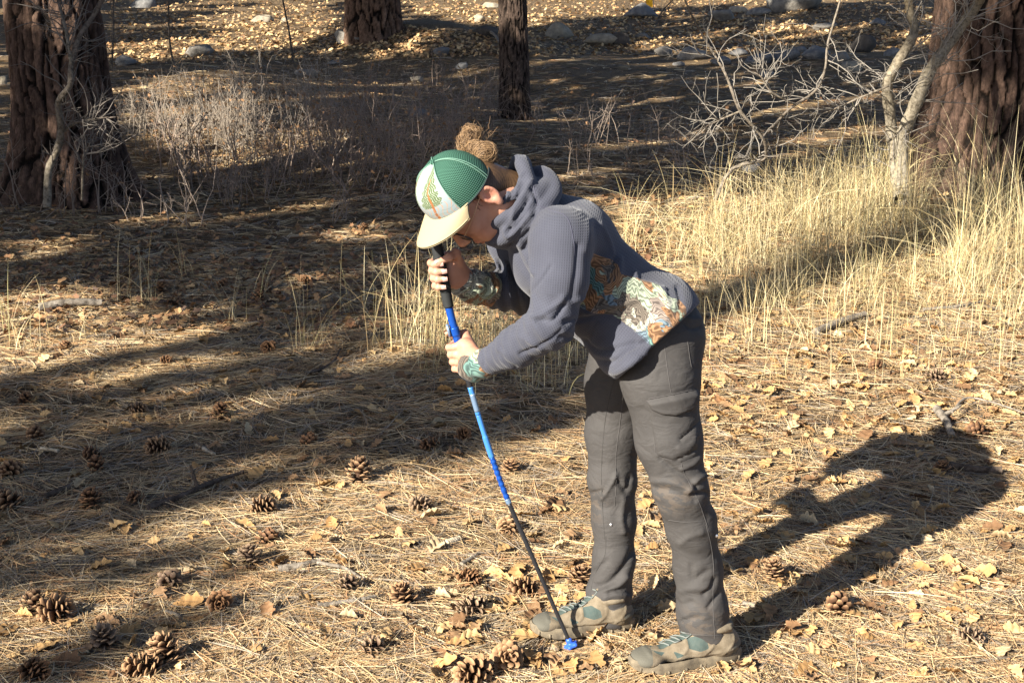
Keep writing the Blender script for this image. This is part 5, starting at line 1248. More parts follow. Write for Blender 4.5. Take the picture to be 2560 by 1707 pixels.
# view x, y (of the 2352-wide picture), variant, tilt, label
cone_list = [
    (148, 792, 2, 'dark pine cone at the edge of the sunlit patch near the left side'), (383, 826, 2, 'shaded dark pine cone right of the sunlit patch on the left'), (615, 797, 2, 'shaded reddish pine cone left of the curved dark twig'), (55, 917, 2, 'dark pine cone shaded near the left edge, above a paler cone'), (83, 995, 0, 'brown open pine cone shaded near the left edge, below a darker cone'), (322, 940, 1, 'pine cone in the dappled patch, upper left of the sunlit white stick'), (502, 948, 2, 'small dark pine cone right of the cone in the dappled patch'), (362, 1028, 1, 'sunlit brown pine cone just left of the white stick'), (205, 1042, 2, 'upper of two shaded pine cones touching one another'), (224, 1073, 2, 'lower of two shaded pine cones touching one another'), (30, 1083, 0, 'open shaded pine cone at the left edge above the cut-off cone'), (20, 1157, 0, 'pine cone cut by the left edge, level with the dark fallen branch'), (215, 1155, 2, 'pine cone in shade left of the lower end of the dark fallen branch'), (308, 1142, 2, 'small pine cone in shade right above the end of the dark fallen branch'),
    (710, 1010, 2, 'dark pine cone in shade midway between left edge and person'), (822, 1098, 1, 'open pine cone on the edge of the shade left of the pole'), (610, 1164, 1, 'open pine cone in sun, upper of two above one another left of centre'), (618, 1232, 2, 'reddish pine cone in sun, lower of two above one another left of centre'), (577, 1290, 3, 'weathered pine cone with a grey twig at its right'), (985, 1021, 2, 'left one of two shaded pine cones left of the light blue shaft'), (1065, 997, 2, 'right one of two shaded pine cones left of the light blue shaft'), (1172, 1073, 0, 'pine cone right of the light blue part of the pole'), (970, 1160, 3, 'half-buried worn pine cone in sun left of the black shaft'), (1166, 1212, 1, 'pale pine cone touching the black pole shaft from the left'), (1327, 1334, 1, 'pine cone beside the farther trouser leg'), (1080, 1334, 2, 'rust red worn pine cone left of the pole'), (1198, 1356, 0, 'large open pine cone right beside the lower black shaft'), (935, 1378, 0, 'large open pine cone alone in the sun left of the pole'), (1078, 1396, 3, 'small worn pine cone just below the rust red cone'), (505, 1390, 2, 'dark reddish pine cone in dappled shade at the lower left'), (68, 1398, 1, 'fat pale pine cone touching a broken cone near the lower left corner'), (137, 1410, 0, 'broken pine cone right of a fat pale cone near the lower left corner'), (392, 1332, 3, 'crumbled pine cone above the dark reddish cone at lower left'), (397, 1510, 1, 'big pine cone at the bottom, behind a tipped-up flower-like cone'), (325, 1540, 0, 'tipped-up pine cone with spread scales at the bottom edge, left'), (85, 1552, 2, 'dark pine cone in the lower left corner'), (628, 1512, 4, 'tiny pine cone alone near the bottom left of centre'), (1165, 1520, 0, 'large open pine cone at the bottom below the pole'), (1085, 1555, 0, 'pine cone cut by the bottom edge left of the large open cone'), (1780, 1324, 1, 'rounded pale pine cone between the two leg shadows'), (1927, 1394, 0, 'spiky pale pine cone at the lower edge of the near leg shadow'), (2240, 990, 2, 'dark pine cone in the head of the person\'s shadow'), (2165, 1076, 2, 'dark pine cone in the middle of the body shadow'), (2012, 836, 2, 'pine cone at the foot of the tall grass right of the person'), (2150, 864, 3, 'worn pine cone right of and below the cone at the grass foot'), (590, 682, 2, 'lower of two small dark cones in the shade behind thin grass'), (606, 656, 2, 'upper of two small dark cones in the shade behind thin grass'), (405, 690, 2, 'dark pine cone at the upper right end of the sunlit patch'), (370, 660, 2, 'dark pine cone on the upper rim of the sunlit patch'), (510, 648, 2, 'dark pine cone in brown leaves above the thin grass'), (1876, 1088, 4, 'tiny pine cone left of the arm shadow'), (1787, 1400, 4, 'small dark pine cone inside the near leg shadow'), (860, 1488, 3, 'flattened worn pine cone at the bottom, left of the large open cone'), (800, 1345, 3, 'pale worn pine cone under the thin bent twig'), (248, 1476, 3, 'long dark worn cone lying in shade at the lower left'), (2231, 1467, 3, 'flattened reddish pine cone near the lower right corner'), (700, 640, 2, 'dark pine cone in leaf shade left of the upper hand'), (835, 520, 2, 'dark pine cone in leaf shade left of the cap')]
for i, (x, y, v, lab) in enumerate(cone_list):
    g = G(x * 1.0884, y * 1.0884 + 14); r = R_.uniform
    t = empty('pine_cone', (g[0], g[1], g[2] + r(0.014, 0.026) - (0.012 if v == 4 else 0))); sc_ = r(0.80, 1.10); t.scale = (sc_ * r(0.9, 1.1), sc_, sc_ * r(0.85, 1.2))
    tilt_ = r(0.9, 1.9) if i % 3 else r(0.1, 0.5); t.rotation_euler = (tilt_, 0, r(0, 6.28)); 
    if tilt_ < 0.6: t.location.z -= 0.018
    else:
        d = Matrix.Rotation(t.rotation_euler[2], 3, 'Z') @ Matrix.Rotation(tilt_, 3, 'X') @ Vector((0, 0, 0.033 * sc_)); t.location = t.location - Vector((d.x, d.y, max(d.z, -0.004)))
    for nm_, me in (('scales', CV[v][0]), ('core', CV[v][1])):
        o = bpy.data.objects.new(nm_, me); COL.objects.link(o); o.parent = t
        if nm_ == 'scales': o['kind'] = 'stuff'
    if lab: tag(t, lab, 'pine cone', 'pine cones on the forest floor')
    else:
        reg = ('small weathered pine cone half sunk in the litter' if v >= 3 else 'dull brown pine cone lying in the shaded litter'); tag(t, reg, 'pine cone', reg.replace('pine cone', 'pine cones'))

# ---- rocks
def m_rock(nt, b):
    n = N(nt); nz = n.noise(n.coord(), 9, 7, 0.65); c = n.ramp(nz.outputs['Fac'], [(0.3, (0.13, 0.12, 0.105)), (0.55, (0.22, 0.20, 0.17)), (0.75, (0.31, 0.285, 0.24))]); sp_ = n.noise(n.coord(), 55, 3); c = n.mix(n.ramp(sp_.outputs['Fac'], [(0.62, (0, 0, 0)), (0.68, (0.6, 0.6, 0.6))]), c, (0.10, 0.105, 0.085))
    n.link(n.mix(1.0, c, n.attr('col').outputs['Color'], 'MULTIPLY'), b.inputs['Base Color']); n.bump(nz.outputs['Fac'], b, 0.6, 0.05)
M_ROCK = mat('granite_rock', rough=0.9, spec=0.2, build=m_rock)
def rock_mesh(seed, sx, sy, sz, tint):
    r = np.random.default_rng(seed); th, ph = np.meshgrid(np.linspace(0, 2 * np.pi, 32, endpoint=False), np.linspace(0.02, np.pi - 0.02, 18), indexing='ij'); d = np.stack([np.sin(ph) * np.cos(th), np.sin(ph) * np.sin(th), np.cos(ph)], -1).reshape(-1, 3)
    nn = nrm(r.normal(size=(13, 3))); off = r.uniform(0.72, 1.0, 13); q = np.maximum(d @ nn.T, 1e-3); rad = (1 / ((q / off) ** 9).sum(1)) ** (1 / 9); rad = np.minimum(rad, 1.25) * (1 + 0.025 * sines(seed, 7)(d) + 0.012 * sines(seed + 1, 22)(d)); V = d * rad[:, None] * np.array([sx, sy, sz])
    idx = np.arange(576).reshape(32, 18); ix = np.roll(idx, -1, 0); F = np.stack([idx[:, :-1], idx[:, 1:], ix[:, 1:], ix[:, :-1]], -1).reshape(-1, 4); return fast_mesh('rock', V, F, True, np.tile(tint, (576, 1)))
T0, T1, T2, T3 = (1, 1, 1), (1.5, 1.4, 1.2), (0.42, 0.40, 0.40), (0.85, 0.9, 1.0)
rocks = [  # view x, base y, width px, height px, tint, label
    (453, 132, 58, 34, T0, 'grey boulder with a flat top in the sunlit strip at upper left'), (283, 152, 52, 26, T3, 'grey rock in shade right beside the big left trunk'), (606, 52, 50, 22, T1, 'pale tan rock in the sunlit strip left of the thick trunk'), (655, 52, 24, 14, T1, None), (787, 100, 34, 32, T0, 'round grey rock against the left foot of the thick trunk'), (826, 100, 36, 16, T0, 'low flat rock in front of the thick trunk'), (1118, 88, 54, 30, T2, 'blackened rock left of the slim pine trunk'), (1280, 90, 66, 42, T1, 'tan split rock right of the slim pine trunk'), (1392, 106, 84, 26, T1, 'long tan rock with a dark right end on the shaded slope'), (1424, 106, 40, 34, T2, 'dark block at the end of the long tan rock'), (1470, 42, 76, 32, T3, 'dark grey boulder below the yellow marker'), (1662, 50, 58, 30, T0, 'squared tan boulder at the top right of centre'), (1838, 26, 118, 64, T0, 'largest pale grey boulder at the top edge'), (1745, 38, 50, 18, T0, None), (1700, 30, 40, 18, T1, None), (1528, 130, 44, 22, T0, None), (1590, 138, 62, 32, T3, None), (1655, 150, 40, 20, T3, None), (1700, 128, 44, 18, T3, None), (1745, 148, 70, 26, T3, None), (1810, 140, 60, 26, T3, 'wide bluish grey slab in the row of rocks at upper right'), (1880, 135, 62, 34, T3, None), (1925, 148, 48, 30, T0, None), (1985, 122, 50, 44, T2, 'charred dark stump-like block in the row of rocks'), (1955, 165, 44, 26, T1, 'pale rock below the charred dark block'), (766, 150, 34, 12, T3, None), (512, 226, 40, 18, T1, 'pale rock in the sunlit twigs left of centre'), (545, 212, 28, 14, T1, None), (957, 190, 36, 14, T1, None), (1012, 128, 44, 18, T3, None), (1100, 52, 28, 18, T1, None), (960, 270, 40, 26, T3, None), (1062, 158, 30, 16, T3, None), (1700, 290, 60, 50, T2, 'charred dark stump on the shaded slope behind the pale branches'), (1732, 395, 42, 28, T3, 'grey rock behind the tips of the grass'), (2020, 60, 40, 18, T3, None), (1760, 178, 34, 16, T3, None), (2050, 130, 40, 20, T3, None), (4, 196, 26, 26, T1, 'pale rock cut by the left edge'), (330, 20, 60, 24, T3, None), (1130, 20, 40, 14, T1, None), (1840, 120, 34, 14, T3, None), (1480, 90, 30, 14, T0, None), (575, 215, 22, 10, T1, None), (1560, 152, 30, 12, T3, None), (700, 178, 60, 22, T0, None), (1610, 130, 30, 14, T3, None), (1900, 70, 50, 18, T0, None)]
row_, sml_ = [], []
for i, (x, y, w, h, tint, lab) in enumerate(rocks):
    g = G(x * 1.0884, y * 1.0884); s = ppm(g); W = w * 1.0884 / s / 2; Hh = h * 1.0884 / s / 2
    o = obj('rock', rock_mesh(200 + i, W, W * R_.uniform(0.7, 1.0), Hh * 1.15, tint), M_ROCK); o.location = (g[0], g[1] + W * 0.5, terrain(g[0], g[1] + W * 0.5) + Hh * 0.62); o.rotation_euler = (0, 0, R_.uniform(-0.4, 0.4))
    if lab: tag(o, lab, 'rock', 'rocks on the slope')
    elif i >= 13 and 1480 < x < 2100: tag(o, 'x', 'rock', 'shaded stones at the upper right'); row_.append((x, o))
    else: tag(o, 'x', 'rock', 'small stones on the upper slope'); sml_.append((x, o))
ordinals(row_, '%s unremarkable grey stone from the left in the shaded scatter at upper right'); ordinals(sml_, '%s small low stone from the left on the upper slope')

# ---- woody plants
M_TWIG = mat('bare_twig', rough=0.85, spec=0.15, attr_col='col')
def m_obark(nt, b):
    n = N(nt); nz = n.noise(n.coord(), 42, 5, 0.7); n.link(n.mix(1.0, n.attr('col').outputs['Color'], n.ramp(nz.outputs['Fac'], [(0.35, (0.35, 0.33, 0.30)), (0.5, (0.9, 0.88, 0.8)), (0.7, (1.4, 1.4, 1.35))]), 'MULTIPLY'), b.inputs['Base Color']); n.bump(nz.outputs['Fac'], b, 0.7, 0.01)
M_OBARK = mat('lichen_bark', rough=0.9, spec=0.15, build=m_obark)
def crook(a, d, L, K, r, wob=0.28, up=0.0):
    p = [np.asarray(a, float)]; d = nrm(d)
    for _ in range(K - 1):
        d = nrm(d + r.normal(0, wob, 3) + np.array([0, 0, up])); p.append(p[-1] + d * L / (K - 1))
    return np.array(p)
def sprout(parents, radii, n, L, r0, r, wob=0.3, ang=0.9, tmin=0.25, up=0.05):
    """n side shoots from a list of (K,3) parents"""
    P_, R2 = [], []
    for _ in range(n):
        i = r.integers(len(parents)); p = parents[i]; K = len(p); t = r.uniform(tmin, 1.0) * (K - 1); k = min(int(t), K - 2); a = p[k] + (p[k + 1] - p[k]) * (t - k); d = nrm(p[k + 1] - p[k]); s = nrm(np.cross(d, r.normal(size=3))); l = L * r.uniform(0.4, 1.2)
        P_.append(crook(a, d * math.cos(ang) + s * math.sin(ang), l, 5, r, wob, up)); ra = min(r0, float(np.interp(t, np.arange(K), radii[i])) * 0.75); R2.append(np.linspace(ra, ra * 0.45, 5))
    return P_, R2
def tube_add(m, P_, R2, c, S=4):
    byk = {}
    for p, q in zip(P_, R2): byk.setdefault(len(p), []).append((p, q))
    for K, l in byk.items():
        V, F = tubes(np.array([a for a, _ in l]), np.array([b for _, b in l]), S); m.add(V, F, c)
def bush(base, h, seed, col, nst=5, tw=26, rad=0.006, leaves=3):
    r = np.random.default_rng(seed); m = Mesher(); st, sr = [], []
    for i in range(nst):
        st.append(crook(np.asarray(base) + [r.normal(0, 0.05 + h * 0.06), r.normal(0, 0.05 + h * 0.06), -0.02], [r.normal(0, 0.35), r.normal(0, 0.35), 1], h * r.uniform(0.6, 1.05), 6, r, 0.16, 0.1)); sr.append(np.linspace(rad * r.uniform(0.7, 1.1), rad * 0.4, 6))
    tube_add(m, st, sr, col); t1, r1 = sprout(st, sr, tw, h * 0.34, rad * 0.6, r); tube_add(m, t1, r1, np.array(col) * 1.15, 3); t2, r2 = sprout(t1, r1, int(tw * 1.3), h * 0.16, rad * 0.4, r); tube_add(m, t2, r2, np.array(col) * 1.25, 3)
    V0, F0 = LV[3]
    for i in range(leaves):
        q = t1[r.integers(len(t1))][-1]; B = nrm(r.normal(size=(3, 3))); m.add(q + (V0 * 0.55) @ B, F0, (0.28, 0.16, 0.08))
    return m
# thicket of small bare shrubs
tk = np.asarray(vw((285, 255), (600, 230), (1130, 240), (1160, 330), (1030, 430), (700, 470), (330, 455))); lo, hi = tk.min(0), tk.max(0); k = 0
while k < 150:
    q = rng.uniform(lo, hi, (1, 2))
    if not pt_in_poly(q, tk)[0]: continue
    g = G(*q[0]); lit = q[0][0] < 820 and q[0][1] < 430; b_ = rng.uniform(0.75, 1.25); col = np.array((0.27, 0.225, 0.175) if lit else (0.24, 0.18, 0.138)) * b_  # paler twigs in the sunlit part, darker elsewhere: sun and shade painted in
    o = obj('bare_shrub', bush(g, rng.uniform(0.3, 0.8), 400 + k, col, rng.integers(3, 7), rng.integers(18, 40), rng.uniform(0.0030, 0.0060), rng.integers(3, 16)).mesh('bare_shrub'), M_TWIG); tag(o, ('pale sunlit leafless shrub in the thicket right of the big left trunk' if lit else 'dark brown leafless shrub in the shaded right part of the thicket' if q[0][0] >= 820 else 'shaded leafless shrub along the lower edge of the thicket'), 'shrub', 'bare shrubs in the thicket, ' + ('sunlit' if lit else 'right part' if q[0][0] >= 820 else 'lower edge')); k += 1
lows = [[], [], []]
for i, (x, y, h) in enumerate(((60, 480, 0.55), (150, 500, 0.45), (255, 490, 0.5), (330, 500, 0.4), (430, 520, 0.5), (520, 480, 0.45), (1330, 360, 0.5), (1400, 340, 0.55), (1450, 390, 0.45), (1490, 350, 0.4), (1300, 330, 0.45), (1370, 300, 0.4), (1425, 295, 0.5), (1540, 330, 0.45), (1600, 345, 0.4), (1345, 410, 0.4), (1560, 395, 0.35), (1255, 300, 0.4), (1090, 520, 0.35), (900, 480, 0.4), (760, 520, 0.35))):
    g = G(x * 1.0884, y * 1.0884); o = obj('bare_shrub', bush(g, h, 600 + i, np.array((0.23, 0.18, 0.14)) * rng.uniform(0.8, 1.2), 6, 26, 0.0045, 4).mesh('bare_shrub'), M_TWIG)
    reg = 0 if x < 400 else 2 if x > 1200 else 1; tag(o, 'x', 'shrub', ('low bare shrubs by the left trunk', 'low bare shrubs left of the cap', 'low bare shrubs behind the back')[reg]); lows[reg].append((x, o))
ordinals(lows[0], '%s low bare shrub from the left at the foot of the big left trunk'); ordinals(lows[1], '%s low bare shrub from the left in the dark leaves left of the cap'); ordinals(lows[2], '%s low bare shrub from the left behind the back')
# saplings drawn along the photographed stems
def sapling(name, label, cat, stems, Y, cols, seed, tw, twl, wid=1.0):
    t = tag(empty(name, P(*stems[0][0][0], Y) * np.array([1, 1, 0]) + np.array([0, 0, terrain(P(*stems[0][0][0], Y)[0], Y)])), label, cat); r = np.random.default_rng(seed); ps, rs = [], []
    for j, (pl, r0, r1) in enumerate(stems):
        p = smooth_poly([P(x, y, Y + 0.10 * math.sin(1.7 * j + 0.9 * k)) for k, (x, y) in enumerate(pl)], 30); q = np.linspace(r0, r1, 30) * (1 + 0.08 * np.sin(np.arange(30) * 1.9 + j)); V, F = tubes(p[None], q[None], 9); f = np.linspace(0, 1, 30)[:, None]; cc_ = np.repeat(np.array(cols[0]) * (1 - f) + np.array(cols[1]) * f, 9, 0)
        obj('stem', fast_mesh('stem', V, F, True, cc_), M_OBARK, t); ps.append(p[::5]); rs.append(q[::5])
    m = Mesher(); t1, r1_ = sprout(ps, rs, tw, twl, 0.0042, r, 0.26, 0.95, 0.15); tube_add(m, t1, r1_, cols[2]); t2, r2_ = sprout(t1, r1_, int(tw * 2.2), twl * 0.5, 0.0026, r, 0.28, 0.9, 0.1); tube_add(m, t2, r2_, cols[2]); t3, r3_ = sprout(t2, r2_, int(tw * 3.0), twl * 0.22, 0.0020, r, 0.3, 0.9, 0.1); tube_add(m, t3, r3_, np.array(cols[2]) * 1.1, 3)
    tag(obj('twigs', m.mesh('twigs'), M_TWIG, t), kind='stuff'); return t
PAL = ((0.30, 0.27, 0.22), (0.17, 0.135, 0.09), (0.24, 0.215, 0.18))
sapling('leafless_oak', 'pale lichen-covered leafless oak with crossing stems in front of the right trunk', 'small tree', [
    ([(2250, 500), (2246, 475), (2232, 357), (2225, 286), (2218, 214), (2236, 171), (2268, 118), (2286, 75), (2275, 28), (2268, -40)], 0.042, 0.026),
    ([(2262, 500), (2253, 357), (2271, 303), (2296, 243), (2325, 178), (2361, 125), (2400, 71), (2443, 11), (2457, -30)], 0.046, 0.032)], 8.7, PAL, 71, 64, 0.40)
sapling('leafless_branch', 'thin crooked grey leafless sapling arching over the grass right of the person', 'small tree', [
    ([(1788, 500), (1829, 424), (1906, 400), (1915, 380), (1906, 343), (1851, 279), (1829, 225), (1811, 180), (1779, 126), (1739, 59), (1703, -20)], 0.013, 0.006),
    ([(2110, -30), (2081, 68), (2068, 117), (2063, 171), (2041, 225), (1978, 270), (1942, 306), (1906, 343)], 0.006, 0.009),
    ([(1990, 262), (1930, 232), (1900, 190), (1870, 178)], 0.006, 0.004), ([(2222, 215), (2150, 245), (2080, 275), (2010, 300)], 0.007, 0.003), ([(1850, 279), (1800, 300), (1740, 330)], 0.007, 0.003)], 8.4, ((0.22, 0.19, 0.155), (0.12, 0.10, 0.085), (0.235, 0.21, 0.175)), 72, 74, 0.34)
sapling('leafless_sapling', 'pale crooked leafless sapling in front of the big left trunk', 'small tree', [
    ([(118, 520), (121, 428), (143, 375), (153, 321), (146, 257), (175, 214), (178, 161), (200, 89), (232, 43), (268, -25)], 0.026, 0.014), ([(157, 330), (190, 308), (240, 298), (290, 293)], 0.011, 0.005), ([(205, 500), (208, 400), (212, 385), (228, 360), (250, 346)], 0.008, 0.004), ([(178, 161), (165, 80), (150, 20), (140, -20)], 0.012, 0.008)], 8.75, ((0.22, 0.19, 0.15), (0.11, 0.09, 0.08), (0.15, 0.13, 0.11)), 73, 84, 0.36)
for i, (st, r0, lab) in enumerate((([(446, 178), (432, 150), (423, 89), (421, 0), (420, -40)], 0.016, 'thin bare sapling left of the flat-topped boulder'), ([(735, 160), (732, 149), (724, 88), (713, 31), (701, -30)], 0.018, 'thin dark bare sapling left of the thick trunk'), ([(280, 180), (279, 171), (284, 80), (283, -20)], 0.015, 'thin bare sapling along the right side of the big left trunk'), ([(1640, 60), (1655, 30), (1690, -10), (1700, -40)], 0.016, 'thin dark bare sapling at the top right of centre'))):
    g = G(*st[0]); sapling('leafless_sapling', lab, 'small tree', [(st, r0, r0 * 0.6)], float(g[1]), ((0.13, 0.11, 0.09), (0.11, 0.09, 0.08), (0.12, 0.10, 0.085)), 80 + i, 16, 0.5)

# ---- grass
M_GRASS = mat('dry_grass', rough=0.65, spec=0.2, attr_col='col')
GC = [(0.54, 0.44, 0.23), (0.48, 0.37, 0.18), (0.60, 0.51, 0.31), (0.38, 0.34, 0.16), (0.42, 0.30, 0.15)]
def blades(base, H, lean_az, lean, hw):
    n = len(base); K = 7; t = np.linspace(0, 1, K); d = np.stack([np.cos(lean_az), np.sin(lean_az), 0 * lean_az], 1)
    hor = H[:, None] * np.minimum(lean, 1.2)[:, None] * (0.30 * t + 0.85 * t ** 2.0); ver = H[:, None] * (t - 0.46 * np.clip(lean, 0, 1.5)[:, None] * t ** 2.4)
    p = base[:, None, :] + d[:, None, :] * hor[..., None]; p[..., 2] += ver; W = hw[:, None] * np.array([1, 1, 0.95, 0.85, 0.7, 0.5, 0.2]); s = np.stack([-np.sin(lean_az), np.cos(lean_az), 0 * lean_az], 1) + rng.normal(0, 0.4, (n, 3)); return ribbons(p, W, nrm(s))
def tuft_mesh(g, n, h, spread):
    a = rng.uniform(0, 6.28, n); base = g + np.stack([rng.normal(0, spread, n), rng.normal(0, spread, n), np.zeros(n)], 1); base[:, 2] = terrain(base[:, 0], base[:, 1]) - 0.005; H = h * rng.uniform(0.45, 1.1, n); V, F = blades(base, H, a, np.abs(rng.normal(0.35, 0.40, n)), rng.uniform(0.0007, 0.0014, n) * max(1, g[1] / 5)); return V, F, np.repeat(pick(GC, (0.3, 0.25, 0.25, 0.1, 0.1), n), 14, 0)
wsp = []
for (x, y, h, n, lab) in ((60, 795, 180, 18, 'sparse grass tuft at the left edge on the sunlit patch'), (18, 765, 150, 10, 'few grass stalks cut by the left edge'), (215, 775, 120, 8, None), (275, 690, 150, 10, None), (325, 700, 170, 14, 'grass tuft standing above the sunlit patch on the left'), (440, 640, 150, 8, None), (530, 745, 180, 14, None), (600, 690, 160, 10, None), (690, 808, 210, 16, 'arching grass tuft beside a curved dark twig left of centre'), (735, 790, 150, 10, None), (830, 722, 170, 12, None), (905, 790, 210, 40, 'loose grass tuft left of the upper hand'), (965, 795, 250, 70, 'tall grass tuft just left of the pole'), (1060, 810, 230, 120, 'dense yellow grass tuft between the pole and the near sleeve'), (1130, 835, 230, 130, 'dense yellow grass tuft under the forearms'), (1195, 800, 190, 80, 'grass tuft behind the near forearm'), (1250, 890, 140, 40, 'low grass tuft under the elbow'), (1330, 830, 150, 30, None), (1010, 640, 150, 18, None), (1180, 650, 150, 20, None)):
    g = G(x * 1.0884, y * 1.0884); V, F, c = tuft_mesh(g, n, h * 1.0884 / ppm(g) * 1.15, 0.035 + 0.0010 * n); o = obj('grass_tuft', fast_mesh('grass_tuft', V, F, False, c), M_GRASS); tag(o, lab or 'x', 'grass', 'dry grass tufts' if lab else 'thin wisps of dry grass')
    if not lab: wsp.append((x, o))
ordinals(wsp, '%s thin wisp of dry grass from the left in the shaded litter')
# tall stand on the right: (clumps, blades, height, polygon)
vs = Mesher()
for (k, nb, tall, lean_, poly) in ((40, (6, 16), 0.50, 0.7, vw((1400, 560), (1500, 500), (1640, 480), (1640, 800), (1580, 640))), (95, (10, 34), 0.56, 0.55, vw((1620, 480), (1760, 450), (2100, 430), (2120, 560), (1900, 620), (1650, 640))), (20, (20, 50), 0.68, 0.50, vw((1900, 450), (2100, 440), (2110, 560), (1930, 580))), (40, (10, 30), 0.74, 0.50, vw((2160, 470), (2400, 440), (2400, 640), (2180, 640))), (260, (6, 18), 0.28, 0.8, vw((1600, 520), (2352, 470), (2352, 720), (1640, 720))), (110, (3, 10), 0.40, 0.30, vw((1600, 640), (2352, 620), (2352, 800), (1640, 830))), (34, (3, 8), 0.36, 0.28, vw((1620, 780), (2352, 760), (2352, 880), (1640, 920)))):
    for g in leaf_pos(0, [(k, poly)]):
        n = int(rng.integers(*nb)); a0 = rng.uniform(0, 6.28); a = np.where(rng.uniform(0, 1, n) < 0.5, a0 + rng.normal(0, 0.7, n), rng.uniform(0, 6.28, n)); sp_ = rng.uniform(0.02, 0.06); of_ = rng.normal(0, sp_, (n, 2)); a = np.where(rng.uniform(0, 1, n) < 0.55, np.arctan2(of_[:, 1], of_[:, 0]), a); base = g + np.column_stack([of_, np.zeros(n)]); base[:, 2] = terrain(base[:, 0], base[:, 1]) - 0.01
        V, F = blades(base, tall * rng.uniform(0.7, 1.15) * rng.uniform(0.3, 1.15, n), a, np.abs(rng.normal(lean_ * 0.9, lean_ * 1.1, n)), rng.uniform(0.0006, 0.0012, n) * max(1, g[1] / 5.5)); vs.add(V, F, np.repeat(pick(GC, (0.3, 0.25, 0.27, 0.08, 0.1), n), 14, 0))
tag(obj('tall_grass', vs.mesh('tall_grass'), M_GRASS), 'tall stand of dry yellow grass behind and right of the person', 'grass', kind='stuff')

# ---- sticks and branches on the ground
def stick(pts, r0, r1, col, label, name='fallen_stick', spurs=(), cut=None):
    """pts: view pixels on the ground with a height in metres"""
    q = []
    for (x, y, h) in pts: g = G(x * 1.0884, y * 1.0884); q.append(g + [0, 0, h])
    p = smooth_poly(q, 18); r = np.linspace(r0, r1, 18) * (1 + 0.09 * np.sin(np.arange(18) * 2.3)); m = Mesher(); V, F = tubes(p[None], r[None], 8); m.add(V, F, col)
    for e, (pe, re) in ((0, (p[0], r[0])), (1, (p[-1], r[-1]))):
        i0 = 0 if e == 0 else 17 * 8; m.add(np.vstack([V[i0:i0 + 8], pe]), [[k, (k + 1) % 8, 8] for k in range(8)], cut or col)
    for (i, d, L) in spurs: pp = smooth_poly([p[i], p[i] + np.array(d) * L * 0.5, p[i] + np.array(d) * L], 6); V, F = tubes(pp[None], np.linspace(r[i] * 0.7, r[i] * 0.35, 6)[None], 6); m.add(V, F, col)
    return tag(obj(name, m.mesh(name, True), M_OBARK), label, 'stick')
DK, GY, WH = (0.11, 0.085, 0.07), (0.24, 0.21, 0.18), (0.50, 0.43, 0.33)
stick([(340, 1176, 0.014), (420, 1150, 0.018), (480, 1122, 0.02), (560, 1092, 0.014)], 0.013, 0.006, DK, 'dark forked fallen branch lying in the shade at left', 'fallen_branch', [(9, (-0.25, 0.05, 0.95), 0.085)])
stick([(700, 862, 0.01), (735, 856, 0.015), (765, 840, 0.02), (783, 815, 0.03)], 0.008, 0.005, DK, 'curved dark twig left of the pole above the shade')
stick([(1872, 772, 0.02), (1930, 752, 0.03), (1985, 735, 0.03)], 0.020, 0.015, GY, 'thick grey stick lying at the foot of the tall grass'); stick([(2120, 720, 0.02), (2200, 712, 0.02), (2260, 700, 0.02)], 0.010, 0.006, GY, 'thin grey stick among the grass stems at right')
stick([(2150, 955, 0.03), (2172, 985, 0.03), (2185, 1010, 0.02)], 0.017, 0.013, GY, 'knobby grey branch stub at the head of the shadow', 'branch_stub', [(5, (0.75, 0.25, 0.35), 0.10)])
stick([(2185, 975, 0.05), (2215, 948, 0.06), (2270, 950, 0.05), (2352, 965, 0.03)], 0.005, 0.003, GY, 'long thin arching twig running to the right edge from the stub')
stick([(2180, 1080, 0.02), (2240, 1090, 0.02), (2300, 1093, 0.022)], 0.014, 0.013, DK, 'dark stick with a pale sawn end inside the shadow', cut=WH)
stick([(452, 1028, 0.012), (476, 1042, 0.012), (492, 1050, 0.012)], 0.009, 0.007, WH, 'sunlit white broken stick in the shaded left half'); stick([(95, 1037, 0.012), (135, 1043, 0.012)], 0.008, 0.007, WH, 'pale short stick in the shade near the left edge'); stick([(383, 1412, 0.01), (418, 1425, 0.012)], 0.007, 0.006, GY, 'short grey stick among needles at the lower left')
stick([(640, 1318, 0.015), (690, 1310, 0.016), (735, 1300, 0.016)], 0.012, 0.009, GY, 'grey scaly stick right of the weathered cone'); stick([(730, 1306, 0.02), (790, 1318, 0.02), (830, 1336, 0.012)], 0.006, 0.004, GY, 'thin bent grey twig meeting the scaly stick'); stick([(105, 1150, 0.015), (160, 1130, 0.02)], 0.012, 0.01, DK, 'dark short log piece in the shade near the left edge')
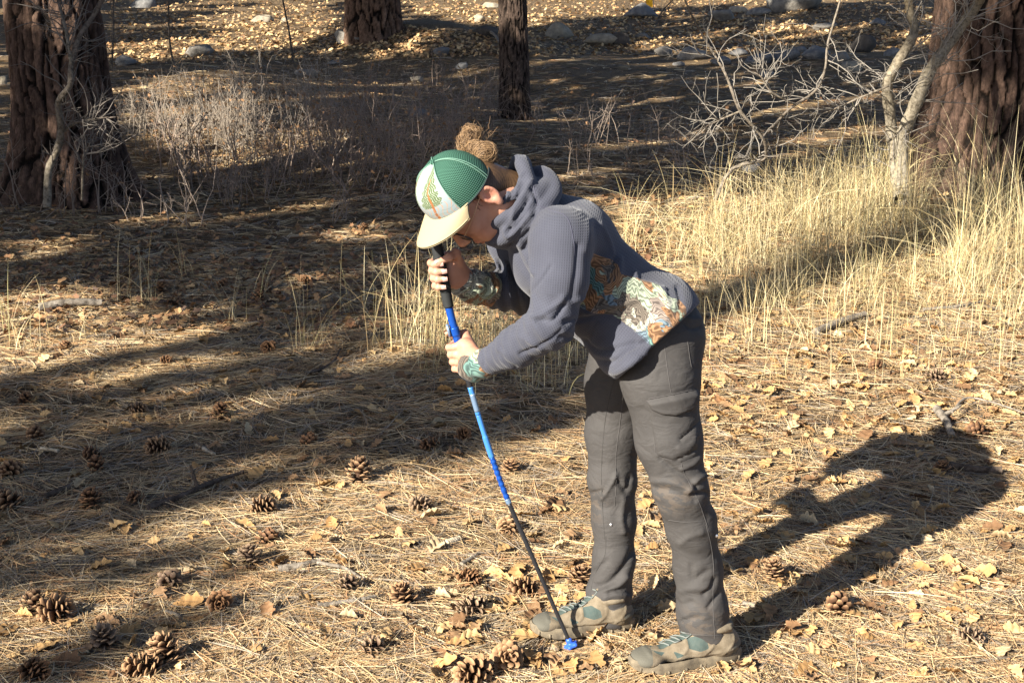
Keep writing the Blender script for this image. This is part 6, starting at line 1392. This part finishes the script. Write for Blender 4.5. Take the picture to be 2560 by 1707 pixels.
stick([(1060, 1305, 0.012), (1100, 1280, 0.012), (1040, 1300, 0.01)][:2], 0.008, 0.006, GY, 'short grey stick left of the pole in the sun'); stick([(1025, 1258, 0.012), (1055, 1247, 0.014)], 0.014, 0.010, WH, 'white stub of wood in the sun left of the pole'); stick([(730, 1400, 0.012), (830, 1388, 0.014), (860, 1380, 0.012)], 0.008, 0.007, GY, 'scaly grey twig in the sunny litter at the bottom left of centre'); stick([(1705, 1395, 0.012), (1735, 1400, 0.012)], 0.009, 0.008, GY, 'grey pebble-like stick end beside the near leg shadow'); stick([(90, 720, 0.03), (160, 712, 0.04), (235, 708, 0.03)], 0.022, 0.018, GY, 'grey log lying in the shade above the sunlit patch at left')
stick([(1110, 80, 0.08), (1135, 95, 0.10), (1155, 120, 0.05)], 0.03, 0.015, GY, 'pale crooked branch leaning by the blackened rock', 'fallen_branch')

# ---- yellow marker at the top edge
g = G(1634, 30); s = ppm(g)
mk = tag(empty('marker_flag', g), 'bright yellow marker just showing at the top edge', 'marker'); M_YEL = mat('yellow_plastic', (0.75, 0.42, 0.01), 0.5); M_WIRE = mat('marker_wire', (0.2, 0.2, 0.2), 0.5)
pp = np.array([g + [0, 0, 0], g + [-0.01, 0, 0.35], g + [-0.03, 0, 0.75]]); V, F = tubes(pp[None], np.full((1, 3), 0.008), 6); obj('stake', fast_mesh('stake', V, F, True), M_WIRE, mk)
X, Z = np.meshgrid(np.linspace(0, 1, 7), np.linspace(0, 1, 9), indexing='ij'); V = np.stack([g[0] - 0.16 + 0.14 * X - 0.07 * Z, g[1] - 0.02 + 0.03 * np.sin(5 * X + 2 * Z), g[2] + 0.10 + 0.62 * Z], -1).reshape(-1, 3); idx = np.arange(63).reshape(7, 9); F = np.stack([idx[:-1, :-1], idx[1:, :-1], idx[1:, 1:], idx[:-1, 1:]], -1).reshape(-1, 4)
obj('flag', fast_mesh('flag', np.concatenate([V, V + [0, 0.006, 0]]), np.concatenate([F, F[:, ::-1] + 63]), True), M_YEL, mk)
